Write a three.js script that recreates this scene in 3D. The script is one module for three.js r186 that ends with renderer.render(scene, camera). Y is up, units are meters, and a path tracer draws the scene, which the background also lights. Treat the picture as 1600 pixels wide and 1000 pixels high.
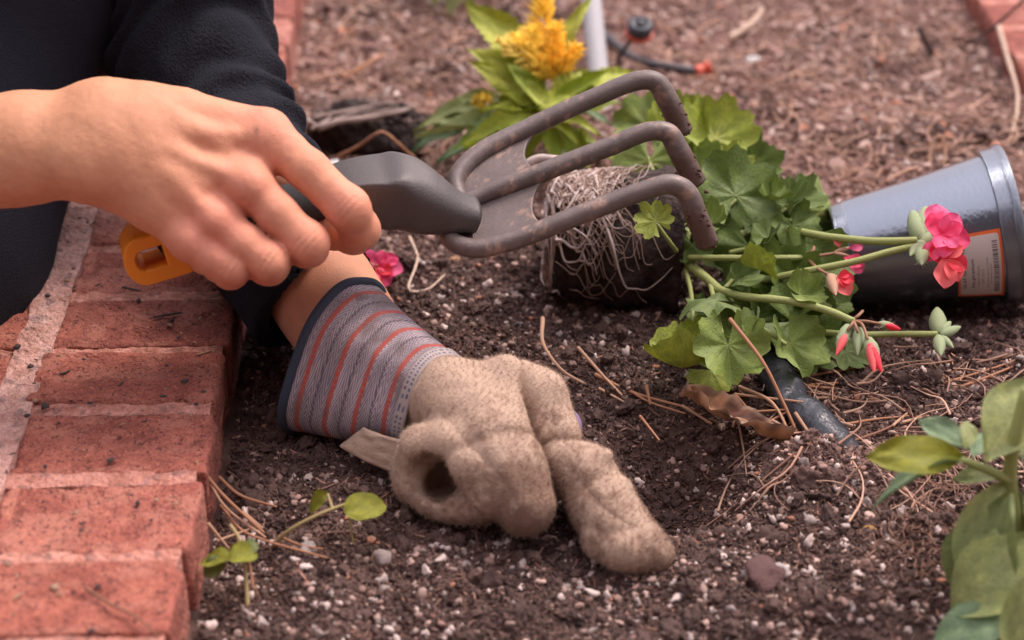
import * as THREE from 'three';
import { mergeGeometries, mergeVertices } from 'three/addons/utils/BufferGeometryUtils.js';

// ---------- camera, sky, sun, exposure ----------
const FPX = 2979, PITCH = 31 * Math.PI / 180, DIST = 1.13;               // focal length in pixels of the 1600 x 1000 photograph
const CAM = new THREE.Vector3(0, DIST * Math.sin(PITCH), DIST * Math.cos(PITCH));
const scene = new THREE.Scene();
const camera = new THREE.PerspectiveCamera(2 * Math.atan(500 / FPX) * 180 / Math.PI, 1.6, 0.05, 200);
camera.position.copy(CAM); camera.lookAt(0, 0, 0);
camera.focus = 1.03; camera.userData.fStop = 5.2;
const renderer = new THREE.WebGLRenderer({ antialias: true });
renderer.setSize(1024, 640); renderer.toneMapping = THREE.LinearToneMapping; renderer.toneMappingExposure = 2.3;
renderer.shadowMap.enabled = true; renderer.shadowMap.type = THREE.PCFSoftShadowMap;
const SUN = new THREE.Vector3(0.42, 0.8, -0.42).normalize();
{
  const w = 256, h = 128, d = new Float32Array(w * h * 4);               // an even bright overcast, a broad glow round the veiled sun
  for (let j = 0; j < h; j++) for (let i = 0; i < w; i++) {
    const el = ((j + 0.5) / h - 0.5) * Math.PI, az = ((i + 0.5) / w - 0.5) * 2 * Math.PI;
    const x = Math.cos(el) * Math.cos(az), y = Math.sin(el), z = Math.cos(el) * Math.sin(az);
    const up = Math.max(0, y), c = Math.max(0, x * SUN.x + y * SUN.y + z * SUN.z);
    let L = y > 0 ? 0.62 * (1 + 1.1 * up) / 1.55 : 0.2;
    L += y > -0.05 ? 0.55 * Math.pow(c, 7) : 0;
    const o = (j * w + i) * 4;
    d[o] = L * 1.03; d[o + 1] = L * 0.945; d[o + 2] = L * 1.05; d[o + 3] = 1;
  }
  const t = new THREE.DataTexture(d, w, h, THREE.RGBAFormat, THREE.FloatType);
  t.mapping = THREE.EquirectangularReflectionMapping; t.magFilter = THREE.LinearFilter; t.minFilter = THREE.LinearFilter; t.needsUpdate = true;
  scene.background = t; scene.environment = t;
}
const sun = new THREE.DirectionalLight(new THREE.Color(1.0, 0.85, 0.75), 1.5);
sun.name = 'sun_light'; sun.position.copy(SUN).multiplyScalar(6); sun.castShadow = true; sun.shadow.radius = 34;
sun.shadow.mapSize.set(2048, 2048);
Object.assign(sun.shadow.camera, { left: -1.2, right: 1.2, top: 1.2, bottom: -1.2, near: 0.5, far: 14 });
scene.add(sun, sun.target);

// ---------- helpers ----------
const V = (x, y, z) => new THREE.Vector3(x, y, z);
const RIGHT = V(1, 0, 0), UPV = V(0, Math.cos(PITCH), -Math.sin(PITCH)), FWD = V(0, -Math.sin(PITCH), -Math.cos(PITCH));
// a place measured in the photograph, (u, v) in its pixels: at a distance d along the view axis, or on the level y = h
const at = (u, v, d) => CAM.clone().addScaledVector(FWD, d).addScaledVector(RIGHT, (u - 800) / FPX * d).addScaledVector(UPV, (500 - v) / FPX * d);
const depthAt = (v, h) => (CAM.y - h) / (Math.sin(PITCH) - (500 - v) / FPX * Math.cos(PITCH));
const on = (u, v, h = 0) => at(u, v, depthAt(v, h));
const camDir = (x, y, z) => V(0, 0, 0).addScaledVector(RIGHT, x).addScaledVector(UPV, y).addScaledVector(FWD, -z).normalize();   // z towards the photographer
let seedState = 7;
const seed = (n) => { seedState = n; };
const R = () => { seedState = (seedState + 0x6d2b79f5) | 0; let t = Math.imul(seedState ^ (seedState >>> 15), 1 | seedState); t = (t + Math.imul(t ^ (t >>> 7), 61 | t)) ^ t; return ((t ^ (t >>> 14)) >>> 0) / 4294967296; };
const rr = (a, b) => a + (b - a) * R();
const clamp = (x, a = 0, b = 1) => Math.min(b, Math.max(a, x));
const mix = (a, b, t) => a + (b - a) * t;
const smooth = (a, b, x) => { const t = clamp((x - a) / (b - a)); return t * t * (3 - 2 * t); };
const hash3 = (x, y, z) => { let h = Math.imul(x, 374761393) ^ Math.imul(y, 668265263) ^ Math.imul(z, 1274126177); h = Math.imul(h ^ (h >>> 13), 1274126177); return ((h ^ (h >>> 16)) >>> 0) / 4294967296; };
function noise(x, y = 0, z = 0) {                                         // value noise, -1 .. 1
  const xi = Math.floor(x), yi = Math.floor(y), zi = Math.floor(z); let a = x - xi, b = y - yi, c = z - zi;
  a = a * a * (3 - 2 * a); b = b * b * (3 - 2 * b); c = c * c * (3 - 2 * c);
  const l = (p, q, t) => p + (q - p) * t;
  const v = l(l(l(hash3(xi, yi, zi), hash3(xi + 1, yi, zi), a), l(hash3(xi, yi + 1, zi), hash3(xi + 1, yi + 1, zi), a), b),
    l(l(hash3(xi, yi, zi + 1), hash3(xi + 1, yi, zi + 1), a), l(hash3(xi, yi + 1, zi + 1), hash3(xi + 1, yi + 1, zi + 1), a), b), c);
  return v * 2 - 1;
}
const fbm = (x, y, z, o = 4) => { let s = 0, a = 0.5; for (let i = 0; i < o; i++) { s += a * noise(x, y, z); x = x * 2.03 + 11.3; y = y * 2.03 + 5.1; z = z * 2.03 + 7.7; a *= 0.5; } return s; };
const used = {};
const numbered = (n) => { if (!(n in used)) { used[n] = 0; return n; } return n + '_' + String(++used[n]).padStart(3, '0'); };
function tag(o, label, category, group, kind) { o.userData.label = label; if (category) o.userData.category = category; if (group) o.userData.group = group; if (kind) o.userData.kind = kind; return o; }
function mesh(name, geo, mat, parent = scene) {
  const m = new THREE.Mesh(geo, mat); m.name = parent === scene ? numbered(name) : numbered(name); m.castShadow = m.receiveShadow = true; parent.add(m); return m;
}
function thing(name, label, category, pos = V(0, 0, 0), group) {
  const o = new THREE.Group(); o.name = numbered(name); o.position.copy(pos); scene.add(o); return tag(o, label, category, group);
}
// a mesh whose geometry is in world places, hung under a group that stands at its base
function part(name, geo, mat, parent) {
  const p = V(0, 0, 0); for (let q = parent; q && q !== scene; q = q.parent) p.add(q.position);
  if (p.lengthSq() > 0) geo.translate(-p.x, -p.y, -p.z);
  return mesh(name, geo, mat, parent);
}
const col = (r, g, b) => new THREE.Color().setRGB(r, g, b);
const std = (o) => new THREE.MeshStandardMaterial(o);
const phys = (o) => new THREE.MeshPhysicalMaterial(o);

// tileable grain, for bumps
function grainTexture(n, f, seedN, oct = 4, shape = (x) => x) {
  const d = new Uint8Array(n * n * 4);
  const per = (x, y, p, s) => { const xi = Math.floor(x), yi = Math.floor(y); let a = x - xi, b = y - yi; a = a * a * (3 - 2 * a); b = b * b * (3 - 2 * b); const m = (k) => ((k % p) + p) % p; const h = (i, j) => hash3(m(i), m(j), s); return mix(mix(h(xi, yi), h(xi + 1, yi), a), mix(h(xi, yi + 1), h(xi + 1, yi + 1), a), b); };
  for (let j = 0; j < n; j++) for (let i = 0; i < n; i++) {
    let s = 0, a = 0.5, fr = f, w = 0; for (let k = 0; k < oct; k++) { s += a * per(i / n * fr, j / n * fr, fr, seedN + k); w += a; a *= 0.55; fr *= 2; }
    const v = clamp(shape(s / w)) * 255, o = (j * n + i) * 4; d[o] = d[o + 1] = d[o + 2] = v; d[o + 3] = 255;
  }
  const t = new THREE.DataTexture(d, n, n); t.wrapS = t.wrapT = THREE.RepeatWrapping; t.magFilter = THREE.LinearFilter; t.minFilter = THREE.LinearMipmapLinearFilter; t.needsUpdate = true; return t;
}
const canvasTexture = (w, h, draw, srgb = true) => {
  const c = document.createElement('canvas'); c.width = w; c.height = h; draw(c.getContext('2d'), w, h);
  const t = new THREE.CanvasTexture(c); if (srgb) t.colorSpace = THREE.SRGBColorSpace; t.wrapS = t.wrapT = THREE.RepeatWrapping; return t;
};
const scaled = (t, s, s2 = s) => { const k = t.clone(); k.repeat.set(s, s2); k.needsUpdate = true; return k; };
const grainFine = grainTexture(512, 24, 3, 4), grainPits = grainTexture(512, 10, 9, 5, (x) => 1 - Math.pow(clamp((0.42 - x) * 5), 0.7));

// box-mapped uv in metres, every triangle flat on the axis it faces most
function boxUV(geo, s = 1) {
  const g = geo.index ? geo.toNonIndexed() : geo, p = g.attributes.position, n = p.count, uv = new Float32Array(n * 2);
  for (let i = 0; i < n; i += 3) {
    const ax = p.getX(i + 1) - p.getX(i), ay = p.getY(i + 1) - p.getY(i), az = p.getZ(i + 1) - p.getZ(i), bx = p.getX(i + 2) - p.getX(i), by = p.getY(i + 2) - p.getY(i), bz = p.getZ(i + 2) - p.getZ(i);
    const nx = Math.abs(ay * bz - az * by), ny = Math.abs(az * bx - ax * bz), nz = Math.abs(ax * by - ay * bx);
    for (let k = i; k < i + 3; k++) { const x = p.getX(k), y = p.getY(k), z = p.getZ(k); const q = nx > ny && nx > nz ? [z, y] : ny > nz ? [x, z] : [x, y]; uv[2 * k] = q[0] * s; uv[2 * k + 1] = q[1] * s; }
  }
  g.setAttribute('uv', new THREE.BufferAttribute(uv, 2)); return g;
}
function vertexColors(geo, f) {
  const p = geo.attributes.position, c = new Float32Array(p.count * 3);
  for (let i = 0; i < p.count; i++) { const r = f(p.getX(i), p.getY(i), p.getZ(i), i); c[3 * i] = r[0]; c[3 * i + 1] = r[1]; c[3 * i + 2] = r[2]; }
  geo.setAttribute('color', new THREE.BufferAttribute(c, 3)); return geo;
}
// surface nets of a distance field
function skinOf(f, lo, hi, cell) {
  const nx = Math.ceil((hi.x - lo.x) / cell) + 1, ny = Math.ceil((hi.y - lo.y) / cell) + 1, nz = Math.ceil((hi.z - lo.z) / cell) + 1;
  const F = new Float32Array(nx * ny * nz), I = (i, j, k) => (k * ny + j) * nx + i;
  for (let k = 0; k < nz; k++) for (let j = 0; j < ny; j++) {
    for (let i = 0; i < nx;) {                                             // skips along x where the field is far away
      const v = f(lo.x + i * cell, lo.y + j * cell, lo.z + k * cell); F[I(i, j, k)] = v;
      const skip = Math.abs(v) > 5 * cell ? Math.min(nx - i, Math.max(1, Math.floor((Math.abs(v) - 3 * cell) * 0.6 / cell))) : 1;
      for (let s = 1; s < skip; s++) F[I(i + s, j, k)] = v;
      i += skip;
    }
  }
  const id = new Int32Array(nx * ny * nz).fill(-1), pos = [], idx = [];
  for (let k = 0; k < nz - 1; k++) for (let j = 0; j < ny - 1; j++) for (let i = 0; i < nx - 1; i++) {
    let m = 0, sx = 0, sy = 0, sz = 0, c = 0; const v = [];
    for (let q = 0; q < 8; q++) { const w = F[I(i + (q & 1), j + (q >> 1 & 1), k + (q >> 2))]; v.push(w); if (w < 0) m |= 1 << q; }
    if (m === 0 || m === 255) continue;
    for (let q = 0; q < 8; q++) for (let b = 1; b < 8; b <<= 1) if (!(q & b)) { const r = q | b; if ((v[q] < 0) !== (v[r] < 0)) { const t = v[q] / (v[q] - v[r]); sx += (q & 1) + (b === 1 ? t : 0); sy += (q >> 1 & 1) + (b === 2 ? t : 0); sz += (q >> 2) + (b === 4 ? t : 0); c++; } }
    id[I(i, j, k)] = pos.length / 3; pos.push(lo.x + (i + sx / c) * cell, lo.y + (j + sy / c) * cell, lo.z + (k + sz / c) * cell);
  }
  const quad = (a, b, c, d, flip) => { if (a < 0 || b < 0 || c < 0 || d < 0) return; flip ? idx.push(a, c, b, a, d, c) : idx.push(a, b, c, a, c, d); };
  for (let k = 1; k < nz - 1; k++) for (let j = 1; j < ny - 1; j++) for (let i = 1; i < nx - 1; i++) {
    const s = F[I(i, j, k)] < 0;
    if (s !== F[I(i + 1, j, k)] < 0) quad(id[I(i, j - 1, k - 1)], id[I(i, j, k - 1)], id[I(i, j, k)], id[I(i, j - 1, k)], !s);
    if (s !== F[I(i, j + 1, k)] < 0) quad(id[I(i - 1, j, k - 1)], id[I(i - 1, j, k)], id[I(i, j, k)], id[I(i, j, k - 1)], !s);
    if (s !== F[I(i, j, k + 1)] < 0) quad(id[I(i - 1, j - 1, k)], id[I(i, j - 1, k)], id[I(i, j, k)], id[I(i - 1, j, k)], !s);
  }
  const g = new THREE.BufferGeometry(); g.setAttribute('position', new THREE.Float32BufferAttribute(pos, 3)); g.setIndex(idx);
  const n = new Float32Array(pos.length), e = cell * 0.7;
  for (let i = 0; i < pos.length; i += 3) {
    const x = pos[i], y = pos[i + 1], z = pos[i + 2], a = f(x + e, y, z) - f(x - e, y, z), b = f(x, y + e, z) - f(x, y - e, z), c = f(x, y, z + e) - f(x, y, z - e), l = Math.hypot(a, b, c) || 1;
    n[i] = a / l; n[i + 1] = b / l; n[i + 2] = c / l;
  }
  g.setAttribute('normal', new THREE.BufferAttribute(n, 3)); return g;
}
// a chain of tapered capsules: [[point, radius], ...]
function chain(list, k) {
  const S = []; for (let i = 0; i + 1 < list.length; i++) { const [a, ra] = list[i], [b, rb] = list[i + 1], d = b.clone().sub(a); S.push([a.x, a.y, a.z, d.x, d.y, d.z, d.lengthSq(), ra, rb]); }
  return (x, y, z) => {
    let r = 1e9;
    for (const s of S) { const px = x - s[0], py = y - s[1], pz = z - s[2]; let t = (px * s[3] + py * s[4] + pz * s[5]) / s[6]; t = t < 0 ? 0 : t > 1 ? 1 : t; const qx = px - s[3] * t, qy = py - s[4] * t, qz = pz - s[5] * t; const d = Math.sqrt(qx * qx + qy * qy + qz * qz) - (s[7] + (s[8] - s[7]) * t); r = k ? smin(r, d, k) : Math.min(r, d); }
    return r;
  };
}
const smin = (a, b, k) => { const h = Math.max(k - Math.abs(a - b), 0) / k; return Math.min(a, b) - h * h * k * 0.25; };
const boundsOf = (lists, pad) => { const b = new THREE.Box3(); for (const l of lists) for (const [p, r] of l) b.union(new THREE.Box3(p.clone().addScalar(-r - pad), p.clone().addScalar(r + pad))); return b; };

// tube along points with a radius that may change, closed by rounded ends
function tube(pts, r0, r1 = r0, sides = 8, segs = 0, wob = 0) {
  const c = new THREE.CatmullRomCurve3(pts, false, 'centripetal'), n = segs || Math.max(4, pts.length * 5), fr = c.computeFrenetFrames(n), pos = [], idx = [], uv = [];
  const L = c.getLength();
  for (let i = 0; i <= n; i++) {
    const t = i / n, p = c.getPointAt(t), r = typeof r0 === 'function' ? r0(t) : mix(r0, r1, t);
    for (let s = 0; s <= sides; s++) { const a = s / sides * 2 * Math.PI, w = 1 + wob * noise(t * L * 400, Math.cos(a) * 1.5, Math.sin(a) * 1.5), q = p.clone().addScaledVector(fr.normals[i], Math.cos(a) * r * w).addScaledVector(fr.binormals[i], Math.sin(a) * r * w); pos.push(q.x, q.y, q.z); uv.push(s / sides, t * L); }
  }
  for (let i = 0; i < n; i++) for (let s = 0; s < sides; s++) { const a = i * (sides + 1) + s, b = a + sides + 1; idx.push(a, a + 1, b, b, a + 1, b + 1); }
  for (const e of [0, 1]) {
    const p = c.getPointAt(e), tn = c.getTangentAt(e), r = typeof r0 === 'function' ? r0(e) : e ? r1 : r0, q = p.addScaledVector(tn, (e ? 0.5 : -0.5) * r), k = pos.length / 3, o = e ? n * (sides + 1) : 0;
    pos.push(q.x, q.y, q.z); uv.push(0.5, e * L);
    for (let s = 0; s < sides; s++) e ? idx.push(o + s, o + s + 1, k) : idx.push(o + s + 1, o + s, k);
  }
  const g = new THREE.BufferGeometry(); g.setAttribute('position', new THREE.Float32BufferAttribute(pos, 3)); g.setAttribute('uv', new THREE.Float32BufferAttribute(uv, 2)); g.setIndex(idx); g.computeVertexNormals(); return g;
}
function place(m, pos, normal, tip, s) {                                   // a sheet modelled in xy with its face to +z and its tip to +y
  const z = normal.clone().normalize(), y = tip.clone().addScaledVector(z, -tip.dot(z)).normalize(), x = y.clone().cross(z);
  m.quaternion.setFromRotationMatrix(new THREE.Matrix4().makeBasis(x, y, z)); m.scale.setScalar(s);
  const p = pos.clone(); for (let q = m.parent; q && q !== scene; q = q.parent) p.sub(q.position); m.position.copy(p); return m;
}

// ---------- the bed of soil ----------
const WALLTOP = 0.035, WDIR = V(-0.0227, 0, -1).normalize(), WRT = V(1, 0, -0.0227).normalize(), WEDGE = on(373, 460, WALLTOP);
const besideWall = (x, z) => (x - WEDGE.x) * WRT.x + (z - WEDGE.z) * WRT.z;   // metres into the bed from the wall's edge
const WEDGE2 = on(1552, 40, 0.02), besideWall2 = (x, z) => (WEDGE2.x - x) * WRT.x + (WEDGE2.z - z) * WRT.z;
const gauss = (x, z, c, sx, sz = sx) => Math.exp(-((x - c.x) ** 2 / (2 * sx * sx) + (z - c.z) ** 2 / (2 * sz * sz)));
const HOLE = on(1055, 735), RIDGE = on(1230, 735), MOUND = on(620, 590), CLUMPPIT = on(575, 215), HEAP = on(480, 940), POTSEAT = on(1450, 470), BALLSEAT = on(960, 470), DARKPATCH = on(690, 50);
function soilShape(x, z) {
  let h = 0.007 * noise(x * 9, z * 9, 1.5) + 0.0045 * noise(x * 23, z * 23, 4.2);
  h -= 0.05 * gauss(x, z, HOLE, 0.033, 0.026);
  h += 0.014 * gauss(x, z, RIDGE, 0.05, 0.018);
  h += 0.006 * gauss(x, z, HEAP, 0.035, 0.02);
  h -= 0.012 * gauss(x, z, CLUMPPIT, 0.03, 0.02);
  h -= 0.010 * gauss(x, z, POTSEAT, 0.05, 0.025) + 0.008 * gauss(x, z, BALLSEAT, 0.04, 0.03);
  h -= 0.002 * (1 - smooth(0, 0.05, besideWall(x, z)));
  return h;
}
function soilHeight(x, z) {
  const cl = noise(x * 70, z * 70, 2.7), fi = noise(x * 170, z * 170, 8.1);
  const lumps = Math.max(0, noise(x * 48, z * 48, 12.2)) ** 1.5;
  return soilShape(x, z) + 0.0026 * cl + 0.0078 * lumps + 0.0019 * fi + 0.0013 * noise(x * 390, z * 390, 3.3);
}
const dryness = (x, z) => clamp(smooth(0.02, -0.28, z + 0.08 * noise(x * 6, z * 6, 30) - 0.1 * x) * (0.62 + 0.5 * noise(x * 17, z * 17, 40)) + 0.35 * gauss(x, z, RIDGE, 0.07, 0.02) + 0.12 * noise(x * 40, z * 40, 50) - 0.5 * gauss(x, z, CLUMPPIT, 0.04, 0.03) - 0.4 * gauss(x, z, HOLE, 0.05) - 0.5 * gauss(x, z, BALLSEAT, 0.07, 0.05) - 0.55 * gauss(x, z, DARKPATCH, 0.045, 0.06));
{
  const axis = (a, b, step, far) => { const l = []; for (let x = a; x <= b + 1e-6; x += step) l.push(x); let s = step, x = b; while (x < far) { s *= 1.35; x += s; l.push(x); } s = step; x = a; while (x > -far) { s *= 1.35; x -= s; l.unshift(x); } return l; };
  const X = axis(-0.42, 0.6, 0.0023, 60), Z = axis(-0.66, 0.42, 0.0023, 60), pos = [], cl = [], idx = [], uv = [];
  for (const z of Z) for (const x of X) {
    const inside = Math.abs(x) < 1.2 && Math.abs(z) < 1.2;
    const y = inside ? soilHeight(x, z) : 0.01 * noise(x * 3, z * 3);
    pos.push(x, y, z); uv.push(x, z);
    const core = x > -0.43 && x < 0.61 && z > -0.67 && z < 0.43, d = inside ? mix(0.5, dryness(x, z), core ? 1 : 0.3) : 0.5, g = !core ? 1 : 0.75 + 0.5 * (0.5 + 0.5 * noise(x * 260, z * 260, 6)) + 0.35 * noise(x * 90, z * 90, 16);
    cl.push(mix(0.078, 0.37, d) * g, mix(0.043, 0.215, d) * g, mix(0.035, 0.175, d) * g);
  }
  for (let j = 0; j + 1 < Z.length; j++) for (let i = 0; i + 1 < X.length; i++) { const a = j * X.length + i, b = a + X.length; idx.push(a, b, a + 1, a + 1, b, b + 1); }
  const g = new THREE.BufferGeometry(); g.setAttribute('position', new THREE.Float32BufferAttribute(pos, 3)); g.setAttribute('color', new THREE.Float32BufferAttribute(cl, 3)); g.setAttribute('uv', new THREE.Float32BufferAttribute(uv, 2)); g.setIndex(idx); g.computeVertexNormals();
  tag(mesh('ground', g, std({ vertexColors: true, roughness: 1, bumpMap: scaled(grainFine, 14), bumpScale: 0.0016 })), 'loose dark potting soil in the raised bed, drier and paler at the far end', null, null, 'structure');
}
const MB = () => new THREE.Matrix4();
function pebbleShape(sd, det, amp, sy = 1) {
  const g = mergeVertices(new THREE.IcosahedronGeometry(1, det).deleteAttribute('uv').deleteAttribute('normal')), p = g.attributes.position;
  for (let i = 0; i < p.count; i++) { const x = p.getX(i), y = p.getY(i), z = p.getZ(i), k = 1 + amp * noise(x * 1.4 + sd, y * 1.4, z * 1.4) + amp * 0.4 * noise(x * 3.5, y * 3.5 + sd, z * 3.5); p.setXYZ(i, x * k, y * k * sy, z * k); }
  g.computeVertexNormals(); return g;
}
function clodShape(sd) {
  const g = mergeVertices(new THREE.IcosahedronGeometry(1, 5).deleteAttribute('uv').deleteAttribute('normal')), p = g.attributes.position;
  for (let i = 0; i < p.count; i++) { const x = p.getX(i), y = p.getY(i), z = p.getZ(i), k = 1 + 0.4 * noise(x * 1.5 + sd, y * 1.5, z * 1.5) + 0.32 * noise(x * 4 + sd, y * 4, z * 4) + 0.2 * noise(x * 9, y * 9 + sd, z * 9); p.setXYZ(i, x * k, y * k, z * k); }
  g.computeVertexNormals(); return g;
}
function sliverShape(sd) {                                                  // a bit of bark or wood fibre
  const g = new THREE.BoxGeometry(2, 0.5, 0.7, 4, 1, 1), p = g.attributes.position;
  for (let i = 0; i < p.count; i++) { const x = p.getX(i), e = 1 - 0.55 * Math.abs(x) ** 2 * (0.6 + 0.4 * noise(sd, x)); p.setXYZ(i, x + 0.1 * noise(p.getY(i) * 9 + sd, p.getZ(i) * 9), p.getY(i) * e + 0.18 * x * x + 0.1 * noise(x * 3 + sd, 2), p.getZ(i) * e + 0.12 * noise(x * 2 + sd, 9)); }
  g.computeVertexNormals(); return g;
}
const inBed = (x, z, m = 0.003) => besideWall(x, z) > m && besideWall2(x, z) > m;
function bedSpot() { for (;;) { const z = rr(-0.62, 0.35), hw = (CAM.z - z) * 0.3 + 0.09, x = rr(-hw, hw); if (inBed(x, z)) return [x, z]; } }
function scatter(name, label, geos, mat, n, size, tint, keep = () => true, sink = 0.25, kindName = 'soil') {
  for (const geo of geos) {
    const cnt = Math.floor(n / geos.length), im = new THREE.InstancedMesh(geo, mat, cnt), M = MB(), q = new THREE.Quaternion(), e = new THREE.Euler(), p = V(0, 0, 0), sc = V(1, 1, 1);
    for (let i = 0; i < cnt;) {
      const [x, z] = bedSpot(); if (!keep(x, z)) continue;
      const s = size(x, z); e.set(rr(-1, 1) * s[3], rr(0, 6.28), rr(-1, 1) * s[3]); q.setFromEuler(e);
      p.set(x, soilHeight(x, z) + s[1] * (0.5 - sink), z); sc.set(s[0], s[1], s[2]); im.setMatrixAt(i, M.compose(p, q, sc)); im.setColorAt(i, tint(x, z)); i++;
    }
    im.name = numbered(name); im.castShadow = im.receiveShadow = true; tag(im, label, kindName, null, 'stuff'); scene.add(im);
  }
}
seed(11);
const grit = std({ color: 0xffffff, roughness: 0.95, flatShading: false });
scatter('soil_crumbs', 'small dark crumbs of potting soil covering the bed', [pebbleShape(1, 0, 0.8, 0.7), pebbleShape(5, 0, 0.9, 0.8), pebbleShape(7, 1, 0.95, 0.7)], grit, 185000,
  () => { const s = 0.0004 + 0.0013 * R() ** 2.6; return [s * rr(0.8, 2.0), s * rr(0.6, 1), s * rr(0.7, 1.3), 3]; },
  (x, z) => { const d = dryness(x, z), k = rr(0.55, 1.5); return col(mix(0.08, 0.37, d) * k, mix(0.045, 0.215, d) * k, mix(0.037, 0.178, d) * k); });
scatter('wood_fibres', 'short brown fibres and slivers of bark mixed through the soil', [sliverShape(1), sliverShape(4)], grit, 60000,
  () => { const s = 0.0004 + 0.0013 * R() ** 2.4; return [s * rr(1.6, 3.8), s * 0.7, s * rr(0.6, 1.1), 0.8]; },
  (x, z) => { const k = rr(0.3, 1.3) * (R() < 0.2 ? 1.9 : 0.85), t = R(); return col(mix(0.11, 0.24, t) * k, mix(0.062, 0.125, t) * k, mix(0.048, 0.085, t) * k); });
scatter('soil_clods', 'rough clods of damp potting soil lying loose on the bed', [clodShape(2), clodShape(6), clodShape(9)], grit, 3600,
  () => { const s = 0.0014 + 0.004 * R() ** 2.5; return [s * rr(0.8, 1.5), s * rr(0.6, 0.9), s * rr(0.8, 1.2), 3]; },
  (x, z) => { const d = dryness(x, z), k = rr(0.7, 1.3); return col(mix(0.075, 0.3, d) * k, mix(0.042, 0.17, d) * k, mix(0.034, 0.14, d) * k); }, (x, z) => noise(x * 22, z * 22, 90) + R() > 0.45, 0.5);
scatter('gravel', 'pinkish tan grit and small pebbles strewn over the soil', [pebbleShape(2, 1, 0.35, 0.75), pebbleShape(8, 1, 0.4, 0.7)], grit, 20000,
  (x, z) => { const s = (0.0005 + 0.0022 * R() ** 3) * mix(0.9, 1.45, smooth(0.05, -0.3, z)); return [s * rr(0.9, 1.4), s * rr(0.7, 1), s * rr(0.8, 1.1), 0.6]; },
  () => { const k = rr(0.6, 1.25), t = R(); return t < 0.05 ? col(0.4 * k, 0.17 * k, 0.1 * k) : t < 0.5 ? col(0.42 * k, 0.285 * k, 0.235 * k) : col(0.26 * k, 0.16 * k, 0.13 * k); },
  (x, z) => R() < 0.4 + 0.6 * dryness(x, z) ** 0.8);
scatter('perlite', 'white perlite grains scattered in the dark soil', [pebbleShape(3, 1, 0.75, 0.8), pebbleShape(6, 1, 0.85, 0.7), pebbleShape(12, 1, 0.9, 0.8)], std({ color: 0xffffff, roughness: 0.85 }), 7000,
  () => { const s = 0.0005 + 0.0023 * R() ** 3.4; return [s * rr(0.9, 1.4), s, s * rr(0.8, 1.1), 3]; },
  () => { const k = rr(0.35, 1.1); return col(0.64 * k, 0.51 * k, 0.46 * k); }, (x, z) => noise(x * 14, z * 14, 77) + 0.8 * R() > 0.1, 0.35);

// ---------- brick edgings ----------
const brickMap = canvasTexture(1024, 1024, (c, w, h) => {
  const im = c.createImageData(w, h), d = im.data;
  for (let j = 0; j < h; j++) for (let i = 0; i < w; i++) {
    const x = i / w * 8, y = j / h * 8, n = fbm(x * 1.7, y * 1.7, 1, 4), f = noise(x * 26, y * 26, 3), ff = noise(x * 60, y * 60, 5), dust = smooth(-0.1, 0.42, fbm(x * 1.3 + 40, y * 1.9, 6, 4) + 0.25 * f), pit = smooth(0.38, 0.7, noise(x * 12, y * 12, 9) * 0.7 + 0.45 * noise(x * 31, y * 31, 2));
    const spot = smooth(0.74, 0.86, noise(x * 15 + 9, y * 15, 21));
    let r = 152 + 30 * n + 15 * f + 13 * ff, g = 93 + 25 * n + 11 * f + 10 * ff, b = 80 + 21 * n + 9 * f + 9 * ff;
    r = mix(r, 178, dust * 0.6); g = mix(g, 130, dust * 0.6); b = mix(b, 114, dust * 0.6);
    r = mix(r, 72, pit * 0.7); g = mix(g, 40, pit * 0.7); b = mix(b, 40, pit * 0.7);
    r = mix(r, 205, spot * 0.7); g = mix(g, 140, spot * 0.7); b = mix(b, 110, spot * 0.7);
    const o = (j * w + i) * 4; d[o] = r; d[o + 1] = g; d[o + 2] = b; d[o + 3] = 255;
  }
  c.putImageData(im, 0, 0);
});
const brickBump = grainTexture(1024, 34, 5, 5, (x) => 0.75 * x + 0.4 * (1 - Math.pow(clamp((0.42 - x) * 4), 0.7)) - 0.15);
const mortarMap = canvasTexture(512, 512, (c, w, h) => {
  const im = c.createImageData(w, h), d = im.data;
  for (let j = 0; j < h; j++) for (let i = 0; i < w; i++) {
    const x = i / w * 8, y = j / h * 8, n = fbm(x * 2, y * 2, 11, 5), f = noise(x * 30, y * 30, 3), st = smooth(0.1, 0.45, fbm(x * 3 + 7, y * 3, 16, 4));
    let r = 186 + 36 * n + 18 * f, g = 128 + 36 * n + 18 * f, b = 112 + 36 * n + 18 * f; r = mix(r, 92, st * 0.4); g = mix(g, 72, st * 0.4); b = mix(b, 70, st * 0.4);
    const o = (j * w + i) * 4; d[o] = r; d[o + 1] = g; d[o + 2] = b; d[o + 3] = 255;
  }
  c.putImageData(im, 0, 0);
});
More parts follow.
